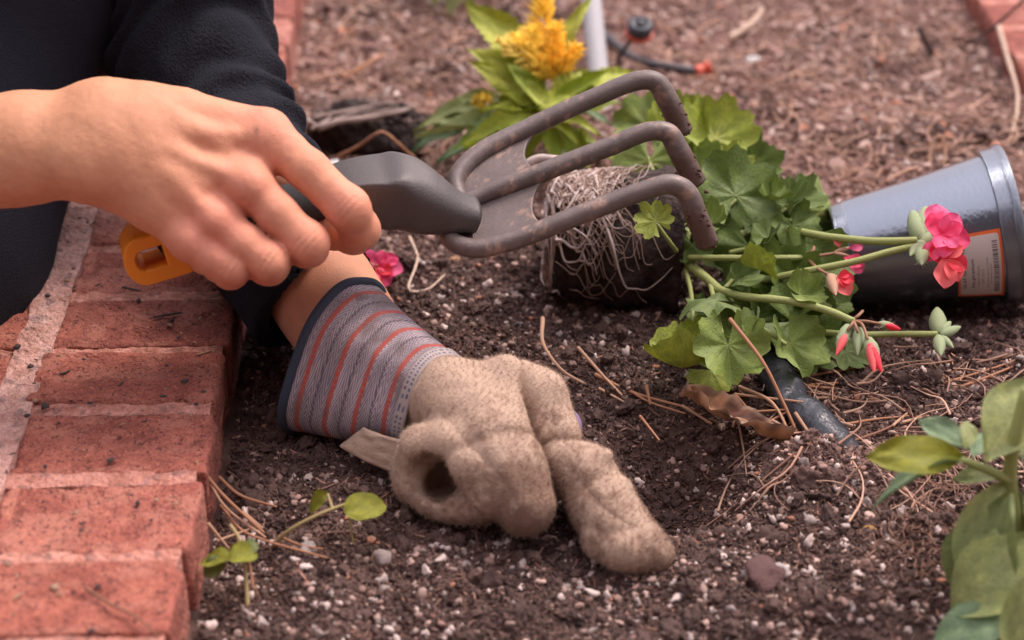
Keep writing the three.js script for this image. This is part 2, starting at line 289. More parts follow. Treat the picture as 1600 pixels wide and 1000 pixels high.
function brickShape(L, H, W, sd, seg) {                                     // L across the edging (x), H up, W along it (z); top face at y = 0, worn corners
  const g = new THREE.BoxGeometry(L, H, W, seg * 2, seg, seg), p = g.attributes.position, r = 0.0032;
  for (let i = 0; i < p.count; i++) {
    let x = p.getX(i), y = p.getY(i), z = p.getZ(i);
    const snap = (v, half) => { const a = Math.abs(v) / half; return Math.sign(v) * half * (1 - Math.pow(Math.max(0, 1 - a), 1.9)); };
    x = snap(x, L / 2); y = snap(y, H / 2); z = snap(z, W / 2);
    const rr2 = r * (0.65 + 0.75 * (0.5 + 0.5 * noise(x * 60 + sd, y * 60, z * 60))), cx = clamp(x, -L / 2 + rr2, L / 2 - rr2), cy = clamp(y, -H / 2 + rr2, H / 2 - rr2), cz = clamp(z, -W / 2 + rr2, W / 2 - rr2), dx = x - cx, dy = y - cy, dz = z - cz, l = Math.hypot(dx, dy, dz);
    if (l > 1e-9) { const k = rr2 / l; x = cx + dx * Math.min(1, k); y = cy + dy * Math.min(1, k); z = cz + dz * Math.min(1, k); }
    const q = 0.0004 * noise(x * 130 + sd * 3, y * 130, z * 130) + 0.0003 * noise(x * 320 + sd, y * 320, z * 320), chip = 0.003 * Math.max(0, noise(x * 75 + sd * 7, y * 75, z * 75) - 0.35) * (l > 1e-9 ? 1 : 0);
    const s = 1 - chip / 0.03; x = x * s + q; y = y * s + q; z = z * s + q;
    p.setXYZ(i, x, y - H / 2, z);
  }
  g.computeVertexNormals();
  const m = boxUV(mergeVertices(g.deleteAttribute('uv').deleteAttribute('normal'), 1e-5).toNonIndexed(), 1);
  const gg = mergeVertices((() => { const t = m.clone(); t.deleteAttribute('uv'); return t; })(), 1e-5); gg.computeVertexNormals();
  // smooth normals back onto the box-mapped copy
  const key = (a, i) => Math.round(a.getX(i) * 1e5) + ',' + Math.round(a.getY(i) * 1e5) + ',' + Math.round(a.getZ(i) * 1e5), N = new Map(); for (let i = 0; i < gg.attributes.position.count; i++) N.set(key(gg.attributes.position, i), [gg.attributes.normal.getX(i), gg.attributes.normal.getY(i), gg.attributes.normal.getZ(i)]);
  const nn = new Float32Array(m.attributes.position.count * 3); for (let i = 0; i < m.attributes.position.count; i++) { const v = N.get(key(m.attributes.position, i)) || [0, 1, 0]; nn.set(v, 3 * i); }
  m.setAttribute('normal', new THREE.BufferAttribute(nn, 3)); return m;
}
{
  seed(21);
  const tints = [0xffffff, 0xf0dcd6, 0xfcebe6, 0xe4d2cf, 0xf6e2da].map((c, i) => std({ color: c, map: (() => { const t = scaled(brickMap, 6.5); t.offset.set(i * 0.37, i * 0.61); return t; })(), bumpMap: scaled(brickBump, 7), bumpScale: 0.0022, roughness: 0.93 }));
  const mortar = std({ map: scaled(mortarMap, 9), bumpMap: scaled(grainFine, 16), bumpScale: 0.003, roughness: 1 }), paleMortar = std({ map: scaled(mortarMap, 7), color: col(1.05, 1.32, 1.45), bumpMap: scaled(grainFine, 16), bumpScale: 0.003, roughness: 1 });
  const yaw = Math.atan2(-WDIR.x, -WDIR.z);
  function edging(name, label, edge, side, PITCHW, BR, LEN, first, count, rows, top, joints = []) {
    const Z = (i) => { const k = i - first; if (k < joints.length) return joints[k]; const n = joints.length; return n ? joints[n - 1] - (k - n + 1) * PITCHW : -i * PITCHW; };
    const w = thing(name, label, 'brick edging', V(edge.x, top, edge.z)); w.rotation.y = yaw;
    const shapes = [0, 1, 2, 3, 4, 5].map((k) => brickShape(LEN, 0.11, BR, k * 5.3 + 1, 16));
    const gap = 0.0145, len = count * PITCHW;
    for (let row = 0; row < rows; row++) for (let i = 0; i < count; i++) {
      const b = mesh('brick', shapes[Math.floor(R() * 6)], tints[Math.floor(R() * 5)], w);
      b.position.set(side * -(LEN / 2 + row * (LEN + gap) + rr(-0.0012, 0.0016)), rr(-0.0016, 0.0012), (Z(first + i) + Z(first + i + 1)) / 2 + rr(-0.0006, 0.0006)); b.scale.z = (Z(first + i) - Z(first + i + 1) - (PITCHW - BR)) / BR; b.rotation.set(rr(-0.012, 0.012), rr(-0.012, 0.012) + (R() < 0.5 ? Math.PI : 0), rr(-0.01, 0.01));
    }
    const strip = (x0, x1, z0, z1, y, f) => { const nx = Math.max(2, Math.round((x1 - x0) / f)), nz = Math.max(2, Math.round((z1 - z0) / f)), g = new THREE.BoxGeometry(x1 - x0, 0.1, z1 - z0, nx, 1, nz), p = g.attributes.position; for (let k = 0; k < p.count; k++) { const X = p.getX(k) + (x0 + x1) / 2, Z = p.getZ(k) + (z0 + z1) / 2; p.setXYZ(k, X + 0.0007 * noise(Z * 90, 3), p.getY(k) - 0.05 + y + (p.getY(k) > 0 ? 0.0007 * noise(X * 120, Z * 120, 2) + 0.0006 * noise(X * 300, Z * 300, 5) : 0), Z); } g.computeVertexNormals(); return boxUV(g, 1); };
    const parts = [], L = [], wid = rows * LEN + (rows - 1) * gap;
    for (let i = 0; i <= count; i++) { const z = Z(first + i); for (let row = 0; row < rows; row++) { const a = row * (LEN + gap) + 0.0035, b2 = row * (LEN + gap) + LEN - 0.001; const [x0, x1] = side > 0 ? [-b2, -a] : [a, b2]; L.push(['mortar_joint', strip(x0, x1, z - (PITCHW - BR) / 2 - 0.0028, z + (PITCHW - BR) / 2 + 0.0028, -0.0022 + rr(-0.0006, 0.0005), 0.0022)]); } }
    for (let row = 0; row + 1 < rows; row++) { const a = row * (LEN + gap) + LEN - 0.003, b2 = (row + 1) * (LEN + gap) + 0.003; const [x0, x1] = side > 0 ? [-b2, -a] : [a, b2]; L.push(['mortar_joint', strip(x0, x1, Z(first + count), Z(first), 0.0004, 0.0026), paleMortar]); }
    for (const [n, g, m2] of L) mesh(n, g, m2 || mortar, w);
    return w;
  }
  edging('brick_edging', 'double row of worn red bricks with pale mortar along the bed, under the hands', WEDGE, 1, 0.0563, 0.049, 0.0985, 0, 22, 2, WALLTOP, [1600, 1420, 1270, 1130, 998, 866, 741, 632, 543, 458, 380, 310, 243, 183, 124, 70, 27].map((v) => on(373, v, WALLTOP).z - WEDGE.z));
  edging('brick_edging', 'short stretch of red brick edging on the far side of the bed, out of focus', WEDGE2, -1, 0.0563, 0.049, 0.103, -2, 7, 2, 0.02);
}

// ---------- the gardener ----------
const mm = 0.001;
const person = thing('person', 'person kneeling in black clothes, bare hand gripping the cultivator, other hand gloved', 'person', on(-260, 420, 0));
const skinMat = phys({ vertexColors: true, roughness: 0.55, specularIntensity: 0.5, bumpMap: scaled(grainFine, 90), bumpScale: 0.0002, sheen: 0.25, sheenRoughness: 0.6, sheenColor: col(0.9, 0.5, 0.4) });
{
  // right hand: the back of the hand to the camera, fingers closed round the handle. Joints as (u, v, distance), radii in mm
  const J = (u, v, d, r) => [at(u, v, d), r * mm];
  const D = 0.955;
  const foreTop = [J(-380, 226, D - 0.01, 25), J(-120, 219, D, 22.5), J(40, 211, D + 0.004, 20.5), J(150, 201, D + 0.006, 18.8), J(215, 197, D + 0.006, 16.5)];
  const foreLow = [J(-380, 286, D - 0.012, 25), J(-120, 272, D, 22.5), J(40, 254, D + 0.002, 20), J(150, 244, D + 0.002, 18), J(205, 262, D + 0.002, 16.5)];
  const meta = [
    [J(175, 192, D + 0.007, 16.5), J(290, 187, D + 0.011, 14.2), J(406, 208, D + 0.014, 13.2)],
    [J(180, 215, D + 0.003, 16.5), J(285, 247, D + 0.004, 14), J(384, 280, D + 0.006, 12.8)],
    [J(185, 240, D + 0.001, 16.2), J(265, 292, D + 0.001, 14), J(336, 338, D + 0.001, 12)],
    [J(190, 258, D + 0.001, 16), J(245, 322, D + 0.0, 13.4), J(296, 370, D + 0.0, 11)],
  ];
  const palmPad = [[J(220, 240, D + 0.018, 15), J(330, 290, D + 0.02, 13)]];
  const fing = [
    [J(418, 216, D + 0.012, 13.4), J(482, 266, D + 0.005, 10.4), J(544, 325, D + 0.002, 10.6), J(562, 357, D + 0.017, 10.2), J(552, 366, D + 0.032, 9.6), J(520, 362, D + 0.046, 9), J(492, 350, D + 0.052, 8)],
    [J(384, 284, D + 0.004, 12.6), J(432, 334, D - 0.002, 10), J(481, 379, D - 0.003, 10.1), J(480, 386, D + 0.014, 10.2), J(470, 377, D + 0.03, 9.6), J(438, 360, D + 0.044, 9), J(410, 345, D + 0.05, 8.4)],
    [J(336, 342, D - 0.001, 11.8), J(380, 380, D - 0.006, 9.6), J(420, 408, D - 0.006, 9.5), J(420, 414, D + 0.01, 9.8), J(404, 404, D + 0.026, 9.2), J(374, 386, D + 0.04, 8.6), J(352, 374, D + 0.046, 8)],
    [J(297, 374, D - 0.002, 10.8), J(334, 402, D - 0.006, 8.6), J(362, 418, D - 0.006, 8.4), J(360, 423, D + 0.008, 8.6), J(344, 416, D + 0.022, 8), J(320, 404, D + 0.034, 7.4), J(300, 394, D + 0.04, 7)],
  ];
  const thumb = [J(215, 215, D + 0.022, 15), J(310, 240, D + 0.042, 12.5), J(395, 262, D + 0.056, 10.5), J(452, 282, D + 0.062, 9.6), J(490, 296, D + 0.062, 8.6)];
  const knuckles = [[J(415, 214, D + 0.0095, 10.5), 9], [J(389, 291, D - 0.0055, 8.6), 7], [J(340, 348, D - 0.009, 8.2), 7], [J(301, 378, D - 0.008, 7.4), 6]];
  const tendons = [[J(240, 168, D - 0.004, 1.4), J(300, 196, D - 0.006, 1.4), J(352, 232, D - 0.0025, 1.2)], [J(222, 290, D - 0.011, 1.3), J(262, 268, D - 0.0125, 1.4), J(318, 286, D - 0.0105, 1.2)], [J(230, 205, D - 0.0095, 3), J(398, 214, D + 0.001, 2.6)], [J(228, 222, D - 0.0125, 3), J(380, 284, D - 0.008, 3)], [J(228, 242, D - 0.0135, 3), J(330, 338, D - 0.012, 3)]];
  const ulna = [[J(118, 262, D - 0.012, 9), J(128, 265, D - 0.012, 9)]];
  const fFore = [chain(foreTop, 0.008), chain(foreLow, 0.008)], fMeta = meta.map((m) => chain(m, 0.004)), fPad = palmPad.map((m) => chain(m)), fFing = fing.map((m) => chain(m, 0.0045)), fThumb = chain(thumb, 0.005), fTend = tendons.map((m) => chain(m)), fUlna = ulna.map((m) => chain(m));
  const creases = fing.map((f) => [f[2][0].clone().addScaledVector(FWD, -0.01), f[2][0].clone().sub(f[1][0]).normalize(), 1]);
  const handF = (x, y, z) => {
    let a = smin(fFore[0](x, y, z), fFore[1](x, y, z), 0.02);
    let m = 1e9; for (const f of fMeta) m = smin(m, f(x, y, z), 0.013);
    for (const f of fPad) m = smin(m, f(x, y, z), 0.012);
    a = smin(a, m, 0.022);
    a = smin(a, fThumb(x, y, z), 0.012);
    for (const f of fTend) a = smin(a, f(x, y, z), 0.008);
    for (const f of fUlna) a = smin(a, f(x, y, z), 0.016);
    let g = 1e9; for (const f of fFing) g = smin(g, f(x, y, z), 0.0022);
    a = smin(a, g, 0.006);
    for (const [[p, r]] of knuckles) { const d = Math.hypot(x - p.x, y - p.y, z - p.z) - r; a = smin(a, d, 0.007); }
    let w = 0; for (const [p, dr, s] of creases) { const dx = x - p.x, dy = y - p.y, dz = z - p.z, l2 = dx * dx + dy * dy + dz * dz; if (l2 < 0.0004) { const al = (dx * dr.x + dy * dr.y + dz * dr.z) * 1000 + 0.35 * noise(x * 300, y * 300, z * 300); w += s * Math.exp(-l2 / (2 * 0.007 ** 2)) * (Math.exp(-((al / 0.8) ** 2)) + 0.7 * Math.exp(-(((al - 3) / 0.8) ** 2)) + 0.6 * Math.exp(-(((al + 3) / 0.8) ** 2))); } }
    return a + w * 0.0004 + 0.0003 * noise(x * 120, y * 120, z * 120) + 0.0009 * noise(x * 38, y * 38, z * 38 + 4) + 0.00012 * noise(x * 420, y * 420, z * 420);
  };
  const all = [foreTop, foreLow, ...meta, ...fing, thumb, ...palmPad], bb = boundsOf(all, 0.006);
  const right = skinOf(handF, bb.min, bb.max, 0.0014);
  // left wrist and forearm, coming out of the sleeve and going into the glove
  const fore2 = [J(372, 246, 1.10, 26), J(430, 355, 1.077, 26), J(500, 462, 1.055, 25.4), J(530, 510, 1.045, 24.5), J(575, 575, 1.03, 24), J(640, 615, 1.01, 22)];
  const f2 = chain(fore2, 0.01), fore2b = fore2.map(([p, r]) => [p.clone().addScaledVector(camDir(0.75, 0.55, 0.1), 0.0065), r * 0.9]), f2b = chain(fore2b, 0.01);
  const leftF = (x, y, z) => smin(f2(x, y, z), f2b(x, y, z), 0.012) + 0.0005 * noise(x * 60, y * 60, z * 60);
  const b2 = boundsOf([fore2, fore2b], 0.006), left = skinOf(leftF, b2.min, b2.max, 0.0022);
  const reds = knuckles.map((k) => k[0][0]).concat([at(541, 326, D), at(487, 377, D), at(420, 408, D), at(362, 418, D)]), mole = at(401, 203, D - 0.003);
  const tone = (x, y, z) => {                                               // skin pigment: redder knuckles and fingers, mottling, a mole
    let r = 0; for (const k of reds) r += Math.exp(-((x - k.x) ** 2 + (y - k.y) ** 2 + (z - k.z) ** 2) / (2 * 0.011 ** 2));
    const red = clamp(0.55 * r + smooth(-0.22, -0.12, x) * 0.35 + 0.22 * fbm(x * 45, y * 45, z * 45, 3)), b = 1 + 0.17 * fbm(x * 60, y * 60, z * 60, 4) + 0.05 * noise(x * 400, y * 400, z * 400);
    const mo = Math.exp(-((x - mole.x) ** 2 + (y - mole.y) ** 2) / (2 * 0.0011 ** 2));
    return [mix(mix(0.61, 0.65, red) * b, 0.22, mo * 0.8), mix(mix(0.295, 0.25, red) * b, 0.09, mo * 0.8), mix(mix(0.168, 0.168, red) * b, 0.06, mo * 0.8)];
  };
  for (const g of [right, left]) vertexColors(g, tone);
  // the rest of the body inside the clothes
  const [SH, SHR, HIP, ELL, ELR] = [V(-0.52, 0.64, -0.17), V(-0.56, 0.62, 0.18), V(-0.82, 0.3, 0.02), at(290, -120, 1.13), at(-380, 256, D - 0.011)];
  const inner = [[[HIP, 0.1], [V(-0.66, 0.52, 0.01), 0.1], [V(-0.55, 0.63, 0.0), 0.08], [V(-0.47, 0.76, 0), 0.05]], [[SH, 0.04], [at(300, -420, 1.09), 0.03], [ELL, 0.026], [fore2[0][0], 0.022]], [[SHR, 0.05], [V(-0.47, 0.38, 0.19), 0.036], [ELR, 0.034]]];
  const fi = inner.map((l) => chain(l, 0.03)), bi = boundsOf(inner, 0.02), trunk = skinOf((x, y, z) => Math.min(...fi.map((f) => f(x, y, z))), bi.min, bi.max, 0.012);
  vertexColors(trunk, () => [0.6, 0.31, 0.2]);
  const clean = (g) => boxUV(g, 1);
  part('body', mergeGeometries([clean(right), clean(left), clean(trunk)]), skinMat, person);

  // black clothes
  const knit = phys({ color: col(0.014, 0.0145, 0.021), roughness: 0.95, bumpMap: scaled(grainFine, 40), bumpScale: 0.0012, sheen: 0.3, specularIntensity: 0.4, sheenRoughness: 0.7, sheenColor: col(0.06, 0.065, 0.11) });
  const cuffC = at(500, 464, 1.056), cuffAxis = at(560, 560, 1.032).sub(at(430, 355, 1.077)).normalize();
  const slv = [[at(300, -420, 1.09), 0.056], [at(292, -120, 1.13), 0.05], [at(300, 40, 1.135), 0.042], [at(312, 110, 1.13), 0.0405], [at(365, 232, 1.105), 0.0385], [at(418, 348, 1.083), 0.0395], [at(506, 498, 1.052), 0.039]];
  const slump = [[at(262, 30, 1.135), 0.034], [at(228, 88, 1.128), 0.017], [at(290, 140, 1.118), 0.02]];
  const fs = chain(slv, 0.02), fsl = chain(slump, 0.01), hi = chain([[SH, 0.062], [slv[0][0], 0.056]], 0.02);
  const up = slv.map((s) => s[0]);
  const sleeveF = (x, y, z) => {
    const w = 0.012 * noise(x * 22, y * 22, z * 22), along = (x - cuffC.x) * cuffAxis.x + (y - cuffC.y) * cuffAxis.y + (z - cuffC.z) * cuffAxis.z;
    const f = clamp((-along - 0.02) / 0.05), fold = 0.0034 * f * Math.sin((along + w) * 300 + 3 * noise(x * 30, y * 30, z * 30)) * (0.7 + 0.5 * noise(x * 40, y * 40, z * 40));
    let d = smin(Math.min(fs(x, y, z), hi(x, y, z)), fsl(x, y, z), 0.012) + fold + 0.002 * noise(x * 60, y * 60, z * 60);
    const inside = leftF(x, y, z) - 0.003;                                 // open at the wrist
    const cut = along - 0.001 - 0.004 * noise(x * 50, 3, z * 50);
    return Math.max(d, cut, along > -0.03 ? -inside : -1);
  };
  const bs = boundsOf([slv, slump, [[SH, 0.062]]], 0.008), sg = skinOf(sleeveF, bs.min, bs.max, 0.003);
  const torso = [[HIP, 0.15], [V(-0.68, 0.5, 0.01), 0.14], [V(-0.57, 0.62, 0.0), 0.115], [V(-0.5, 0.7, 0), 0.07]], rs = [[SHR, 0.075], [V(-0.47, 0.38, 0.19), 0.058], [at(-420, 258, D - 0.011), 0.045]];
  const ft = chain(torso, 0.05), ftr = chain([[SH, 0.08], [SHR, 0.085]], 0.03), frs = chain(rs, 0.02);
  const bt = boundsOf([torso, rs, [[SH, 0.08]]], 0.03), tg = skinOf((x, y, z) => Math.max(smin(smin(ft(x, y, z), ftr(x, y, z), 0.08), frs(x, y, z), 0.05) + 0.004 * noise(x * 18, y * 18, z * 18), y - 0.74), bt.min, bt.max, 0.011);
  const sleeve = part('sleeve', boxUV(sg), knit, person); sleeve.userData.label = 'black knit sleeve bunched down to the gloved wrist';
  part('shirt', boxUV(tg), knit, person);
  // black trousers: the knee and lap beside the edging
  const cloth = phys({ color: col(0.013, 0.013, 0.02), roughness: 0.9, bumpMap: scaled(grainFine, 60), bumpScale: 0.0006, sheen: 0.2, specularIntensity: 0.4, sheenRoughness: 0.6, sheenColor: col(0.06, 0.06, 0.11) });
  const e1 = V(-0.404, -0.915, 0).normalize(), off = (u, v, d, r) => at(u - 0.915 * r * FPX / d, v - 0.404 * r * FPX / d, d);
  const edge = [[off(290, -165, 1.17, 0.085), 0.085], [off(216, 0, 1.15, 0.08), 0.08], [off(75, 320, 1.115, 0.075), 0.075], [off(2, 488, 1.09, 0.072), 0.072], [off(-70, 660, 1.07, 0.07), 0.07]];
  const legs = [[edge[0], [V(-0.5, 0.2, -0.06), 0.095], [HIP, 0.13]], [[HIP, 0.13], [V(-0.5, 0.17, 0.1), 0.095], edge[3]], [edge[4], [V(-0.6, 0.06, 0.14), 0.06], [V(-0.85, 0.05, 0.12), 0.05]]];
  const fe = chain(edge, 0.03), fl = legs.map((l) => chain(l, 0.04)), be = boundsOf([edge, ...legs], 0.012);
  const trg = skinOf((x, y, z) => { let d = fe(x, y, z); for (const f of fl) d = smin(d, f(x, y, z), 0.05); return d + 0.0022 * noise(x * 30 + y * 12, y * 10, z * 30) + 0.0012 * Math.abs(noise(x * 55, y * 14, z * 55)); }, be.min, be.max, 0.0055);
  const tr = part('trousers', boxUV(trg), cloth, person);

  // ---------- work glove on the left hand ----------
  const C0 = at(520, 560, 1.026), C1 = at(676, 628, 0.996), ax = C1.clone().sub(C0), axN = ax.clone().normalize();
  const e = camDir(82, 104, -12); e.addScaledVector(axN, -e.dot(axN)).normalize();
  const f = axN.clone().cross(e).normalize(); if (f.dot(FWD) > 0) f.negate();   // towards the camera
  { const e0 = e.clone(), c = Math.cos(0.4), s = Math.sin(0.4); e.multiplyScalar(c).addScaledVector(f, s); f.multiplyScalar(c).addScaledVector(e0, -s); }
  const cuffAt = (t, a, out = 0) => {                                        // t along the cuff, a round it
    const wob = 1 + 0.035 * noise(Math.cos(a) * 1.6 + 4, Math.sin(a) * 1.6, t * 2.2) - 0.05 * Math.exp(-((a - 0.75) ** 2) / 0.08) * Math.sin(t * 3.1), ra = (mix(0.0445, 0.0255, Math.pow(t, 0.9)) + out) * wob, rb = (mix(0.034, 0.025, t) + out) * wob;
    const ca = Math.cos(a), sa = Math.sin(a), sq = (s) => Math.sign(s) * Math.pow(Math.abs(s), 0.66);
    return C0.clone().addScaledVector(ax, t).addScaledVector(e, ra * sq(ca)).addScaledVector(f, rb * sq(sa)).addScaledVector(axN, 0.004 * Math.cos(a) * (1 - t));
  };
  const cuffMap = canvasTexture(1024, 2048, (c, w, h) => {                     // herringbone weave with red stripes and dark ribs; x runs along the cuff
    const im = c.createImageData(w, h), d = im.data, stripes = [0.13, 0.375, 0.62, 0.865];
    for (let j = 0; j < h; j++) for (let i = 0; i < w; i++) {
      const t = i / w, wob = 0.006 * noise(j / 90, 3, 1), s = t + wob, cell = Math.floor((s + 0.005) * 24.5), ph = (s * 24.5 + 5) % 1;
      const dir = cell % 2 ? 1 : -1, hb = Math.sin((j / h * 330 + dir * s * 330) * 1.0), thr = 0.5 * noise(i / 3, j / 3, 2) + 0.5 * noise(i / 14, j / 40, 5);
      const m = smooth(-0.45, 0.45, hb + 0.5 * thr); let r = mix(144, 216, m), g = mix(130, 196, m), b = mix(144, 196, m);
      const k = 1 + 0.12 * noise(i / 60, j / 160, 9); r *= k; g *= k; b *= k;
      for (const q of stripes) { const x = Math.abs(s - q) / 0.024; if (x < 1) { const z = smooth(1, 0.7, x + 0.15 * thr) * (0.8 + 0.2 * Math.sin(j * 0.5)); r = mix(r, 222 + 16 * thr, z); g = mix(g, 92 + 12 * thr, z); b = mix(b, 74, z); } }
      for (const q of [0.252, 0.497, 0.742]) { const x = Math.abs(s - q) / 0.011; if (x < 1 && Math.sin(j * 0.2 + (s - q) * 240) > -0.5) { r = mix(r, 74, 0.6); g = mix(g, 64, 0.6); b = mix(b, 72, 0.6); } }
      const dirt = smooth(0.05, 0.5, fbm(i / 130, j / 200, 17, 4)) * 0.5; r = mix(r, 124, dirt); g = mix(g, 100, dirt); b = mix(b, 92, dirt);
      const o = (j * w + i) * 4; d[o] = r; d[o + 1] = g; d[o + 2] = b; d[o + 3] = 255;
    }
    c.putImageData(im, 0, 0);
  });
  const weaveBump = canvasTexture(512, 512, (c, w, h) => { const im = c.createImageData(w, h); for (let j = 0; j < h; j++) for (let i = 0; i < w; i++) { const t = i / w, dir = Math.floor(t * 6) % 2 ? 1 : -1, v = 128 + 80 * Math.sin((j / h * 40 + dir * t * 40) * Math.PI * 2) + 40 * noise(i / 3, j / 3), o = (j * w + i) * 4; im.data[o] = im.data[o + 1] = im.data[o + 2] = clamp(v, 0, 255); im.data[o + 3] = 255; } c.putImageData(im, 0, 0); }, false);
  const sheet = (t0, t1, nt, na, out, endless = true) => {
    const pos = [], uv = [], idx = [];
    for (const [lay, o] of [[0, out], [1, out - 0.0012]]) for (let i = 0; i <= nt; i++) for (let j = 0; j <= na; j++) { const t = mix(t0, t1, i / nt), a = j / na * 2 * Math.PI - 1.2, p = cuffAt(t, a, o); pos.push(p.x, p.y, p.z); uv.push((t - t0) / (t1 - t0), j / na); }
    const M = (nt + 1) * (na + 1); for (let l = 0; l < 2; l++) for (let i = 0; i < nt; i++) for (let j = 0; j < na; j++) { const p = l * M + i * (na + 1) + j, q = p + na + 1; l ? idx.push(p, p + 1, q, q, p + 1, q + 1) : idx.push(p, q, p + 1, p + 1, q, q + 1); }
    for (const i of [0, nt]) for (let j = 0; j < na; j++) { const p = i * (na + 1) + j, q = M + p; i ? idx.push(p, q, p + 1, p + 1, q, q + 1) : idx.push(p, p + 1, q, q, p + 1, q + 1); }
    const g = new THREE.BufferGeometry(); g.setAttribute('position', new THREE.Float32BufferAttribute(pos, 3)); g.setAttribute('uv', new THREE.Float32BufferAttribute(uv, 2)); g.setIndex(idx); g.computeVertexNormals(); return g;
  };
  // the suede hand
  const G = (list) => list.map(([u, v, d, r]) => [at(u, v, d), r * mm]);
  const cA = G([[672, 628, 0.994, 22], [704, 624, 0.982, 20.5], [736, 655, 0.968, 21.5], [768, 694, 0.956, 19.5], [800, 742, 0.946, 18], [820, 792, 0.939, 14.5]]);
  const cA2 = G([[735, 622, 0.985, 11], [792, 588, 0.976, 9.5], [799, 640, 0.964, 8]]);
  const cB = G([[810, 590, 0.982, 9.5], [838, 622, 0.978, 15], [868, 680, 0.968, 12.8]]);
  const cB2 = G([[880, 726, 0.958, 13], [912, 742, 0.956, 15], [944, 794, 0.947, 15.8], [964, 828, 0.941, 15], [1004, 858, 0.936, 12.5], [1026, 870, 0.934, 9]]);
  const cC = G([[905, 748, 0.982, 11], [940, 775, 0.972, 11], [978, 815, 0.96, 10], [1018, 855, 0.945, 9]]);
  const ridge = G([[646, 738, 0.97, 10], [660, 700, 0.958, 11], [704, 696, 0.949, 11.5], [744, 730, 0.943, 11], [772, 778, 0.939, 10.5]]);
  const thumb2 = G([[644, 728, 0.972, 9.5], [648, 758, 0.966, 9], [678, 778, 0.96, 8.5], [710, 784, 0.956, 9.5], [748, 784, 0.952, 9.5], [690, 750, 0.99, 16]]);
  const hole = G([[656, 762, 0.951, 4.5], [662, 742, 0.949, 6], [682, 730, 0.948, 7.5], [704, 742, 0.951, 6.5], [706, 766, 0.954, 4], [690, 762, 0.954, 6.5], [688, 750, 0.97, 9]]);
  const [fa, fa2, fb, fb2, fc, fr, ft2, fh] = [cA, cA2, cB, cB2, cC, ridge, thumb2, hole].map((c) => chain(c, 0.006));
  const tipFold = G([[944, 842, 0.937, 11], [978, 858, 0.931, 10.5], [1002, 872, 0.93, 8]]), ftf = chain(tipFold, 0.004);
  const folds = [[[740, 648, 0.9498, 5], [765, 690, 0.94, 5], [790, 740, 0.9318, 4.6], [812, 788, 0.928, 4]], [[712, 606, 0.9665, 5], [752, 628, 0.9525, 4.6], [796, 634, 0.9585, 4]], [[866, 606, 0.969, 4.4], [852, 648, 0.9642, 4.4], [848, 688, 0.962, 4]], [[946, 712, 0.9475, 4.4], [920, 744, 0.9435, 4.8], [906, 784, 0.943, 4.4]], [[974, 758, 0.944, 4.4], [948, 798, 0.9338, 4.8], [926, 832, 0.934, 4.2]], [[820, 690, 0.9475, 4.2], [840, 740, 0.939, 4.2], [852, 786, 0.935, 4]]].map((c) => chain(G(c)));
  const toWeb = G([[725, 690, 0.975, 15], [760, 740, 0.96, 14]]), fw = chain(toWeb, 0.01);
  const gloveF = (x, y, z) => {
    const n1 = noise(x * 55, y * 55, z * 55), n2 = noise(x * 130, y * 130, z * 130), n3 = noise(x * 300, y * 300, z * 300), n4 = noise(x * 620, y * 620, z * 620);
    let a = smin(smin(fa(x, y, z), fa2(x, y, z), 0.012), fw(x, y, z), 0.01);
    a = smin(a, fr(x, y, z), 0.0055); a = smin(a, ft2(x, y, z), 0.004); { const q = -(fh(x, y, z)); const h = Math.max(0.006 - Math.abs(a - q), 0) / 0.006; a = Math.max(a, q) + h * h * 0.006 * 0.25; }
    const tf = ftf(x, y, z), b = smin(smin(smin(fb(x, y, z), fb2(x, y, z), 0.0035), fc(x, y, z), 0.008), tf, 0.0025);
    let d = smin(a, b, 0.0018); for (const q of folds) d = smin(d, q(x, y, z), 0.0045);
    const fu = x * 0.62 - y * 0.3 + z * 0.72, fv = x * 0.72 + y * 0.2 - z * 0.66, fw2 = y * 0.9 + x * 0.3, wr = Math.min(Math.abs(noise(fu * 16 + 3, fv * 40, fw2 * 40)), 0.6 + 0 * n4), cr = Math.pow(1 - wr, 5);
    const B1 = fb(x, y, z), B2 = fb2(x, y, z), g1 = (a - b) / 0.0022, g2 = (B1 - B2) / 0.0018, g3 = (tf - B2) / 0.0018;
    return d + 0.0022 * Math.exp(-g1 * g1) + 0.0012 * Math.exp(-g2 * g2) + 0.0008 * Math.exp(-g3 * g3) + 0.0007 * n1 + 0.0011 * cr - 0.0003 + 0.00015 * n2 + 0.00008 * n3;
  };
  const bg = boundsOf([cA, cA2, cB, cB2, cC, ridge, thumb2, toWeb], 0.006), gg = skinOf(gloveF, bg.min, bg.max, 0.0012);
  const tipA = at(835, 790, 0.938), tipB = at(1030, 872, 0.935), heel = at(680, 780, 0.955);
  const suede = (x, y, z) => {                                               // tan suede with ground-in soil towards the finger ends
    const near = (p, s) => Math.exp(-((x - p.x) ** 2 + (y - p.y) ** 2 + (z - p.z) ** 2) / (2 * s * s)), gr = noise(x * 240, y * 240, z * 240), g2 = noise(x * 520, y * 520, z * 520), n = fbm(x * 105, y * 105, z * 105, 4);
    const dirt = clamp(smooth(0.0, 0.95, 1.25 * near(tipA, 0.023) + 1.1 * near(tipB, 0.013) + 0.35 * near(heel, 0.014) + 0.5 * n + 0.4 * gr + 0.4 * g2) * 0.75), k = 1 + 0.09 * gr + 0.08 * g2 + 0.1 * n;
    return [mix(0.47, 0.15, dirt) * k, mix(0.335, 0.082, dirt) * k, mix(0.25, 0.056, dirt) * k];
  };
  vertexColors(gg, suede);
  const suedeMat = phys({ vertexColors: true, roughness: 1, specularIntensity: 0.2, bumpMap: scaled(grainFine, 60), bumpScale: 0.0005, sheen: 0.5, sheenRoughness: 0.8, sheenColor: col(0.5, 0.38, 0.3) });
